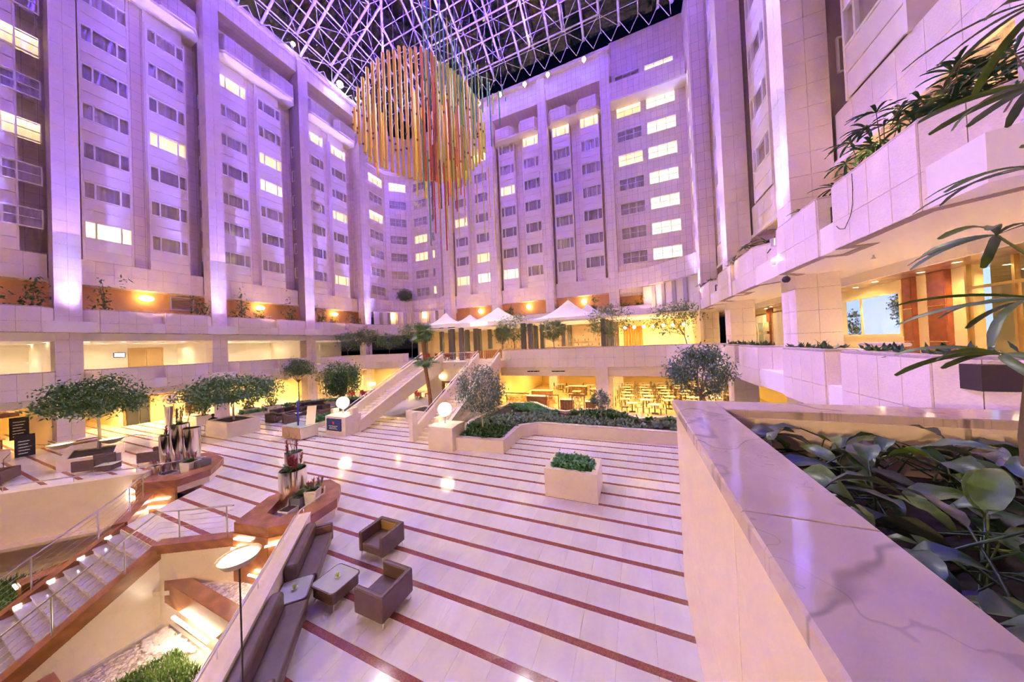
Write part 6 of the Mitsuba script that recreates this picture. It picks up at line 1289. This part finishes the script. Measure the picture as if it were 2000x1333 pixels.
# person sitting on the bench before the tall planter
def person_seated(label, x, y, rz):
    k = thing('person', label, 'person'); M = tr(x, y, 0, rz=rz)
    def limb(js):
        b = [manifold3d.Manifold.sphere(r, 14).translate([*p]) for p, r in js]; out = manifold3d.Manifold()
        for i in range(len(b) - 1): out = out + manifold3d.Manifold.batch_hull([b[i], b[i + 1]])
        return out
    def smooth(m, e=.035):
        m = m.refine_to_length(e); t = trimesh.Trimesh(*arr(m), process=True); trimesh.smoothing.filter_taubin(t, iterations=8); return xf(t, M)
    body = limb([((0, .02, .58), .15), ((0, .05, .80), .14), ((0, .08, 1.02), .155), ((0, .09, 1.10), .07), ((0, .06, 1.19), .055)])
    for s in (-1, 1):
        body = body + limb([((0, .08, 1.03), .12), ((s * .19, .07, 1.02), .07)]) + limb([((s * .20, .07, 1.02), .062), ((s * .24, -.02, .77), .047), ((s * .12, -.24, .66), .036), ((s * .08, -.29, .65), .038)])
        for f in range(4): body = body + limb([((s * (.06 + .012 * f), -.31, .655 - .004 * f), .011), ((s * (.05 + .010 * f), -.36, .650 - .006 * f), .010), ((s * (.045 + .009 * f), -.38, .625 - .006 * f), .009)])
        body = body + limb([((s * .05, -.28, .675), .012), ((s * .03, -.33, .672), .010)])
    body = body + limb([((.09, .0, .54), .10), ((.10, -.42, .56), .075), ((.11, -.46, .10), .05), ((.11, -.60, .05), .045)]) + limb([((-.09, .0, .54), .10), ((-.02, -.42, .64), .078), ((.16, -.66, .42), .055), ((.20, -.80, .42), .045)])
    part(k, 'body', smooth(body), 'cloth_dark', True)
    head = manifold3d.Manifold.sphere(.098, 24).scale([.88, 1.02, 1.18]).translate([0, .045, 1.32]) + limb([((0, .05, 1.16), .05), ((0, .05, 1.25), .05)]) + limb([((0, -.055, 1.31), .012), ((0, -.075, 1.285), .014)]) + limb([((.084, .05, 1.31), .016), ((.086, .05, 1.33), .014)]) + limb([((-.084, .05, 1.31), .016), ((-.086, .05, 1.33), .014)]) + limb([((-.03, -.045, 1.245), .010), ((.03, -.045, 1.245), .010)])
    hk = part(k, 'head', smooth(head, .014), 'skin', True)
    part(hk, 'hair', xf(arr(manifold3d.Manifold.sphere(.106, 24).scale([.90, 1.04, 1.12]).translate([0, .065, 1.345]) - manifold3d.Manifold.cube([.4, .14, .3], True).translate([0, -.06, 1.28])), M), 'pole_dark', True)
    part(hk, 'eye', xf(cat(ball(.010, (-.034, -.046, 1.33), 1), ball(.010, (.034, -.046, 1.33), 1)), M), 'black', True)
    for q, (cx, cy, cz, dy) in enumerate(((.11, -.56, .045, 0), (.20, -.80, .41, 0))): part(k, 'shoe', xf(rbox(cx - .05, cx + .05, cy - .14, cy + .12, cz - .045, cz + .05, .035), M), 'black', 30)
    return k
mat('cloth_dark', (0.035, 0.035, 0.055), .8); mat('skin', (0.55, 0.34, 0.25), .5)
person_seated('person in dark clothes sitting cross-legged on the bench before the tall planter', -32.35, 12.2, -1.9)
bq = thing('bench', 'dark bench under the seated person', 'bench'); part(bq, 'seat', rbox(-33.0, -31.8, 11.9, 14.4, .10, .47, .05), 'lounge_brown', 30); part(bq, 'backrest', rbox(-31.95, -31.7, 12.6, 14.4, .1, .85, .05), 'lounge_brown', 30)
# information kiosk with a tall screen and a slanted board
ki = thing('kiosk', 'stone-clad information desk with a slanted board, in front of the pedestal with the plaque', 'desk')
part(ki, 'body', cbox(-23.9, -21.7, 12.7, 13.9, .08, .88, .02), 'stone_warm'); part(ki, 'front_panel', cbox(-23.8, -21.8, 12.66, 12.71, .12, .84, .01), 'wood_light'); part(ki, 'glass_top', cbox(-23.95, -21.65, 12.65, 13.95, .88, .92, .01), 'frosted_glass')
part(ki, 'board', xf(cbox(-.30, .30, -.03, .03, 0, 1.35, .01), tr(-21.95, 13.5, .9, rz=.6) @ tr(rx=-.25)), 'stone_warm')
for q in range(4): part(ki, 'caster', ball(.07, (-21.3 + .25 * (q % 2), 13.2 + .5 * (q // 2), .07), 2), 'lamp_housing', True)
sg = thing('digital_sign', 'tall digital sign with blue header and white panel standing on the information desk', 'screen'); F_ = tr(-23.0, 13.25, .92, rz=-.55)
part(sg, 'case', xf(cbox(-.42, .42, 0, .09, 0, 1.68, .01), F_), 'sign_blue'); part(sg, 'screen', xf(quad((-.36, -.004, .12), (.36, -.004, .12), (.36, -.004, 1.38), (-.36, -.004, 1.38)), F_), 'black', **glow((.85, .92, 1.0), 2.6, .2))
mat('sign_blue', (0.03, 0.04, 0.30), .3)
for q, (a, b, z) in enumerate(((-.2, .25, 1.2), (.0, .28, 1.0), (-.05, .25, .78), (-.28, .1, .55), (-.1, .28, .32))): part(sg, 'lettering', xf(box(a, b, -.012, -.005, z, z + .07), F_), 'sign_blue')
part(sg, 'lettering', xf(cat(*[box(-.26 + .17 * i, -.16 + .17 * i, -.012, -.002, 1.48, 1.58) for i in range(4)]), F_), 'white_frame')
# stone bench around the first pillar and things along the desk wall
sb = thing('bench', 'stone bench with dark bands at the foot of the pillar behind the umbrella tree', 'bench'); part(sb, 'body', cbox(-38.6, -36.4, 5.9, 7.6, 0, .62, .02), 'stone_warm'); part(sb, 'band', cat(box(-36.42, -36.38, 5.9, 7.6, .36, .48), box(-38.6, -36.4, 5.87, 5.91, .36, .48)), 'wood'); part(sb, 'band', cat(box(-36.42, -36.38, 5.9, 7.6, .60, .66), box(-38.6, -36.4, 5.87, 5.91, .60, .66)), 'wood')
pf = thing('picture', 'framed picture on the yellow wall beside the first pillar', 'picture'); part(pf, 'frame', cat(box(-40.2, -40.1, 5.70, 6.95, 2.05, 3.3)), 'table_top'); part(pf, 'mount', box(-40.11, -40.08, 5.85, 6.8, 2.2, 3.15), 'napkin'); part(pf, 'image', box(-40.09, -40.06, 6.02, 6.6, 2.4, 2.95), 'picture_print')
def _pp(p, n, uv): return mix((0.25, 0.2, 0.35), (0.75, 0.5, 0.35), smoothstep(2.4, 2.95, p.z + .25 * noise(p.y * 9, p.z * 9, 0)))
mat('picture_print', proc(_pp), .4)
struct('wall_lobby', cat(box(-40.5, -40.2, 5.3, 7.2, 0, 3.3), box(-41.2, -40.9, -6, 3.2, 0, 3.3)), 'yellow_wall', 'lit yellow wall beside the first pillar')
struct('wall_lobby', cat(box(-52, -44, 10.2, 10.4, 0, 3.3), box(-44.5, -44.2, 10.4, 14.5, 0, 3.3), box(-44.5, -44.2, 17, 28.8, 0, 3.3)), 'yellow_wall', 'yellow back wall of the lobby under the gallery')
ds = thing('reception_desk', 'long wooden desk with a canopy at the edge of the lobby', 'desk'); part(ds, 'body', cbox(-40.8, -39.6, -2.0, 4.4, 0, 1.12, .02), 'wood'); part(ds, 'top', cbox(-40.9, -39.5, -2.1, 4.5, 1.12, 1.18, .02), 'stone_polished'); part(ds, 'canopy', cbox(-41.0, -38.8, -2.5, 4.9, 2.65, 2.95, .02), 'wood')
for q in range(4): part(ds, 'front_panel', cbox(-39.62, -39.57, -1.9 + q * 1.58, -.4 + q * 1.58, .08, 1.05, .01), 'wood_light')
ml = thing('monitor', 'small computer monitor on the reception desk', 'monitor'); part(ml, 'screen', cbox(-40.2, -40.14, 3.2, 3.75, 1.28, 1.62, .01), 'black'); part(ml, 'foot', box(-40.25, -40.1, 3.4, 3.55, 1.18, 1.3), 'lamp_housing')
mat('chalk', (0.75, 0.72, 0.66), .8)
for x, y, z0, z1, lb in ((-37.9, 4.95, .0, 1.45, 'black menu board standing by the stone bench'), (-40.15, 5.05, .9, 2.45, 'black menu board on the yellow wall')):
    t = thing('menu_board', lb, 'sign'); part(t, 'board', cbox(x - .02, x + .04, y - .36, y + .36, z0, z1, .01), 'black'); part(t, 'lettering', cat(*[box(x + .04, x + .046, y - .24, y + .10 + .06 * (q % 3), z0 + .2 + q * .2, z0 + .25 + q * .2) for q in range(int((z1 - z0 - .3) / .2))]), 'chalk')
for i, (x, y) in enumerate(((-37.7, 3.2), (-38.0, 2.2), (-37.2, 4.1))): t = thing('desk_box', f'small wooden display box by the reception desk, {["tallest", "middle", "nearest the menu board"][i]}', 'box'); part(t, 'body', cbox(x - .25, x + .25, y - .25, y + .25, 0, 1.0 - .12 * i, .01), 'table_top'); part(t, 'top', cbox(x - .27, x + .27, y - .27, y + .27, 1.0 - .12 * i, 1.04 - .12 * i, .005), 'wood_light')
# doors under the gallery and on it
d3 = shell('door_3', 'yellow double door with one dark glazed leaf standing open under the gallery'); scene[d3] = mikit.ply(cat(box(-44.2, -44.1, 10.6, 13.6, 2.55, 2.65), box(-44.2, -44.1, 10.5, 10.6, 0, 2.65), box(-44.2, -44.1, 13.6, 13.7, 0, 2.65)), 'wood')
part(d3, 'leaf', cbox(-44.15, -44.08, 12.1, 13.6, 0, 2.55, .01), 'wood_light'); part(d3, 'glazed_leaf', cbox(-44.15, -44.1, 10.65, 11.4, 0, 2.55, .01), 'black'); part(d3, 'glazed_leaf', cbox(-44.15, -44.1, 11.45, 12.05, 0, 2.55, .01), 'black'); part(d3, 'handle', tube([(-44.05, 12.2, .9), (-44.05, 12.2, 1.5)], .02, 6), 'chrome')
d4 = shell('door_4', 'light wooden double door on the bright gallery wall'); scene[d4] = mikit.ply(cat(box(-45.0, -44.93, 11.05, 11.15, 4.57, 7.35), box(-45.0, -44.93, 13.2, 13.3, 4.57, 7.35), box(-45.0, -44.93, 11.15, 13.2, 7.27, 7.35)), 'wood_light')
for a, b in ((11.16, 12.16), (12.19, 13.19)): part(d4, 'leaf', cbox(-44.97, -44.92, a, b, 4.57, 7.26, .008), 'wood_light')
for i, (y0, y1, z0, z1) in enumerate(((10.2, 10.9, 6.45, 6.92), (15.75, 16.4, 6.48, 6.98))):
    t = thing('wall_screen', f'small bright wall screen on the gallery wall, {"beside the wooden door" if i == 0 else "near the second blue-lit pilaster"}', 'screen'); part(t, 'case', box(-44.99, -44.93, y0, y1, z0, z1), 'sign_blue'); part(t, 'screen', quad((-44.925, y0 + .05, z0 + .05), (-44.925, y1 - .05, z0 + .05), (-44.925, y1 - .05, z1 - .05), (-44.925, y0 + .05, z1 - .05)), 'black', **glow((.9, .95, 1.0), 3.5, .1))
for i, (y0, y1) in enumerate(((2.0, 7.6), (21.3, 26.2))): struct('trim_3', cat(box(-45, -44.8, y0, y1, 4.57, 5.0), box(-45, -44.6, y0, y1, 5.0, 5.05)), 'wood_light', f'wooden shelf along the {"first" if i == 0 else "far"} bright gallery wall')
down_spots('gallery', [(-42.6, y, 7.66) for y in (0, 4.5, 9, 13, 18, 22.5, 26.5)], (1.0, .82, .55), 16)
down_spots('lobby', [(-41.5, y, 3.15) for y in (-2, 2.5, 9, 13, 18, 23)], (1.0, .70, .30), 150)
down_spots('cafe', [(-34, 29.5, 3.7), (-27, 29.5, 3.7)], (1.0, .74, .36), 150)
for nm_, ys_, xs_, z_, lb in (('gallery', np.arange(-1, 30, 1.75), (-39.6, -43.9), 7.715, 'first level gallery'), ('lobby', np.arange(-3, 28, 2.6), (-40.0, -43.6, -47.5), 3.195, 'lobby ceiling under the gallery')):
    DG = proto('downlight_' + nm_, ring=(lathe([(.11, 0), (.15, 0), (.15, .03), (.11, .03)], 14), 'white_frame'), lamp=(xf(lathe([(0, 0), (.13, 0)], 14), np.diag([1, -1, 1, 1])), 'black', False, glow((1.0, .80, .50) if nm_ == 'gallery' else (1.0, .68, .26), 30, .3)))
    for y in ys_:
        for x in xs_: inst('downlight', DG, tr(x, y, z_), f'round recessed downlight of the {lb}', 'ceiling light', f'downlights of the {lb}')
# warm lamps over the cafe corner under the terrace
struct('wall_cafe', cat(box(-40, -21, 33.6, 33.9, 0, 3.8), box(-38.5, -38.2, 29, 33.6, 0, 3.8)), 'yellow_wall', 'warm-lit back wall of the cafe corner')
DG = proto('downlight_cafe', ring=(lathe([(.11, 0), (.15, 0), (.15, .03), (.11, .03)], 14), 'white_frame'), lamp=(xf(lathe([(0, 0), (.13, 0)], 14), np.diag([1, -1, 1, 1])), 'black', False, glow((1.0, .72, .30), 30, .3)))
for x in np.arange(-36.5, -21, 2.4):
    for y in (28.6, 31.6): inst('downlight', DG, tr(x, y, 3.79), 'round recessed downlight of the cafe corner', 'ceiling light', 'downlights of the cafe corner')
for i, (x, y) in enumerate(((-35.0, 26.4), (-33.0, 27.6), (-30.8, 27.0), (-28.6, 28.2), (-26.4, 27.0), (-24.6, 28.4))):
    inst('cafe_table', proto('cafe_table', top=(lathe([(0, .70), (.42, .70), (.42, .74), (0, .74)], 20), 'wood'), pedestal=(tube([(0, 0, .02), (0, 0, .7)], .04, 8), 'chair_frame', True), foot=(lathe([(0, 0), (.26, 0), (.26, .02), (0, .03)], 16), 'chair_frame')) if i == 0 else 'proto_cafe_table', tr(x, y, 0), f'round cafe table under the terrace, {["first", "second", "third", "fourth", "fifth", "last"][i]} from the gallery wall', 'table', 'cafe tables under the terrace')
    for s in (0, 1, 2): inst('cafe_chair', AC, tr(x + .75 * math.cos(s * 2.1 + i), y + .75 * math.sin(s * 2.1 + i), 0, rz=s * 2.1 + i - math.pi / 2), 'low dark-legged cafe seat at a round table under the terrace', 'chair', 'cafe seats under the terrace')
for i, (x, y) in enumerate(((-34.2, 29.6), (-28.2, 29.8))):
    t = thing('table_lamp', f'shaded floor lamp in the cafe corner, {"by the gallery wall" if i == 0 else "behind the dense dark tree"}', 'lamp'); part(t, 'shade', xf(lathe([(.22, 1.25), (.42, 1.2), (.36, 1.6), (.2, 1.62)], 20), tr(x, y, 0)), 'black', True, **glow((1, .82, .55), 6, .3)); part(t, 'stem', tube([(x, y, 0), (x, y, 1.4)], .025, 6), 'gold', True); part(t, 'foot', xf(lathe([(0, 0), (.2, 0), (.2, .02), (0, .03)], 16), tr(x, y, 0)), 'gold')
for i, (x, y, h, lb) in enumerate(((-36.4, 11.0, 3.2, 'tall glass vase of white blossoms by the lobby doors'), )):
    t = thing('flower_arrangement', lb, 'flowers'); part(t, 'vase', xf(lathe([(0, 0), (.28, 0), (.20, .4), (.26, 2.1), (.24, 2.1), (.1, .1), (0, .1)], 20), tr(x, y, 0)), 'chrome', True); part(t, 'blossom', leaf_cloud(crown_centres(np.random.default_rng(6), 14, (x, y, 2.7), .35, .4), .16, 26, .14, .05, 6), 'napkin', kind='stuff')
for i, (x, y) in enumerate(((-36.9, 13.2), (-36.2, 16.4), (-35.2, 17.8))):
    planter_box(f'square stone pot with a small shrub by the gallery pillars, {["first", "second", "third"][i]} from the doors', rect(x - .6, x + .6, y - .6, y + .6), .8, .1); shrub(f'small leafy shrub in a stone pot by the gallery pillars, {["first", "second", "third"][i]} from the doors', x, y, .72, .6, 1.2, 330 + i)
# ================================================================ hanging sculpture of coloured rods forming a yellow sphere
SC_C = np.array([-15.3, 19.2, 24.1]); SR = 5.2
mat('rod_yellow', (0.88, 0.62, 0.10), .4); mat('rod_lemon', (0.66, 0.72, 0.08), .4); mat('rod_green', (0.16, 0.50, 0.16), .4); mat('rod_orange', (0.82, 0.32, 0.04), .4); mat('rod_red', (0.60, 0.08, 0.04), .4); mat('rod_teal', (0.10, 0.38, 0.36), .4); mat('rod_brown', (0.26, 0.15, 0.08), .5)
ch = thing('chandelier', 'huge hanging sculpture of coloured rods forming a yellow sphere under the glass roof', 'hanging sculpture')
rt_ = np.array([.802, .597, 0]); dp = np.array([-.597, .802, 0])          # across the view from the balcony, and along it
gc = np.random.default_rng(12); dots = []
def rod(u, v, za, zb, r, bsdf):
    p = SC_C + rt_ * u + dp * v; part(ch, 'rod', tube([(p[0], p[1], za), (p[0], p[1], zb)], r, 7), bsdf, True)
    return p
def wire(u, v, z):
    p = SC_C + rt_ * u + dp * v; part(ch, 'wire', tube([(p[0], p[1], z), (p[0], p[1], 46.0)], .018, 4), 'steel', True)
n_y = 16
for i in range(n_y):                                                     # the warm half: thick yellow tubes on the near shell
    u = -SR * .985 + i * .40; h = math.sqrt(max(.2, SR * SR - u * u)); b = 'rod_yellow' if i < 13 else ('rod_orange' if i % 2 else 'rod_yellow')
    p = rod(u, -.35 * h + gc.uniform(-.1, .1), SC_C[2] - h * .99, SC_C[2] + h * .99, .125, b)
    if i % 2 == 0: wire(u, -.35 * h, SC_C[2] + h)
    for q in range(3): dots.append(ball(.085, (p[0] - .03, p[1] - .12, SC_C[2] + gc.uniform(-.8, .6) * h), 1))
for i in range(34):                                                      # the far shell, between the near tubes
    u = gc.uniform(-.9, .95) * SR; h = math.sqrt(max(.2, SR * SR - u * u)); z0 = SC_C[2] - h * gc.uniform(.5, 1); rod(u, .5 * h * gc.uniform(.2, 1), z0, SC_C[2] + h * gc.uniform(.3, .95), .075, ['rod_yellow', 'rod_yellow', 'rod_lemon', 'rod_orange', 'rod_lemon'][i % 5])
for i in range(15):                                                      # the green half
    u = SR * .16 + i * .30; h = math.sqrt(max(.3, SR * SR - u * u)); p = rod(u, -.3 * h + gc.uniform(-.2, .2), SC_C[2] - h * gc.uniform(.9, 1.02), SC_C[2] + h * .97, .105, 'rod_lemon' if i % 3 else 'rod_yellow')
    for q in range(3): dots.append(ball(.085, (p[0] - .03, p[1] - .12, SC_C[2] + gc.uniform(-.8, .6) * h), 1))
for i in range(22):                                                      # long green, teal and red rods passing through
    u = SR * .06 + i * .30; top = SC_C[2] + (11.0 if i < 3 else 9.8 - .36 * i) + gc.uniform(-.5, .5); bot = SC_C[2] - gc.uniform(1.5, 8.5); b = ['rod_green', 'rod_teal', 'rod_lemon', 'rod_green'][i % 4]
    rod(u, -1.9 + gc.uniform(-.4, .8), SC_C[2] + gc.uniform(-2, 2.5), top, .05, b)
    if i % 2 == 0: wire(u, -1.9, top)
for i in range(26):
    u = SR * (-.02) + gc.uniform(0, .62) * SR; z1 = SC_C[2] - gc.uniform(-2.5, 4); rod(u, -2.1 + gc.uniform(-.5, 1.2), z1 - gc.uniform(3.5, 7.5), z1, .05, ['rod_red', 'rod_orange', 'rod_brown', 'rod_green', 'rod_lemon', 'rod_red'][i % 6])
for i in range(10):
    u = SR * (.2 + .095 * i); rod(u, -1.4 + gc.uniform(-.4, .4), SC_C[2] - gc.uniform(7.5, 10), SC_C[2] - gc.uniform(3, 4.5), .035, 'rod_lemon' if i % 2 else 'rod_yellow')
part(ch, 'bead', cat(*dots), 'rod_brown', True, kind='stuff')
part(ch, 'ring', tube([tuple(SC_C + rt_ * SR * math.cos(a) * .9 + dp * SR * math.sin(a) * .5 + [0, 0, 22.0]) for a in np.linspace(0, 6.283, 25)], .06, 5), 'steel', True)
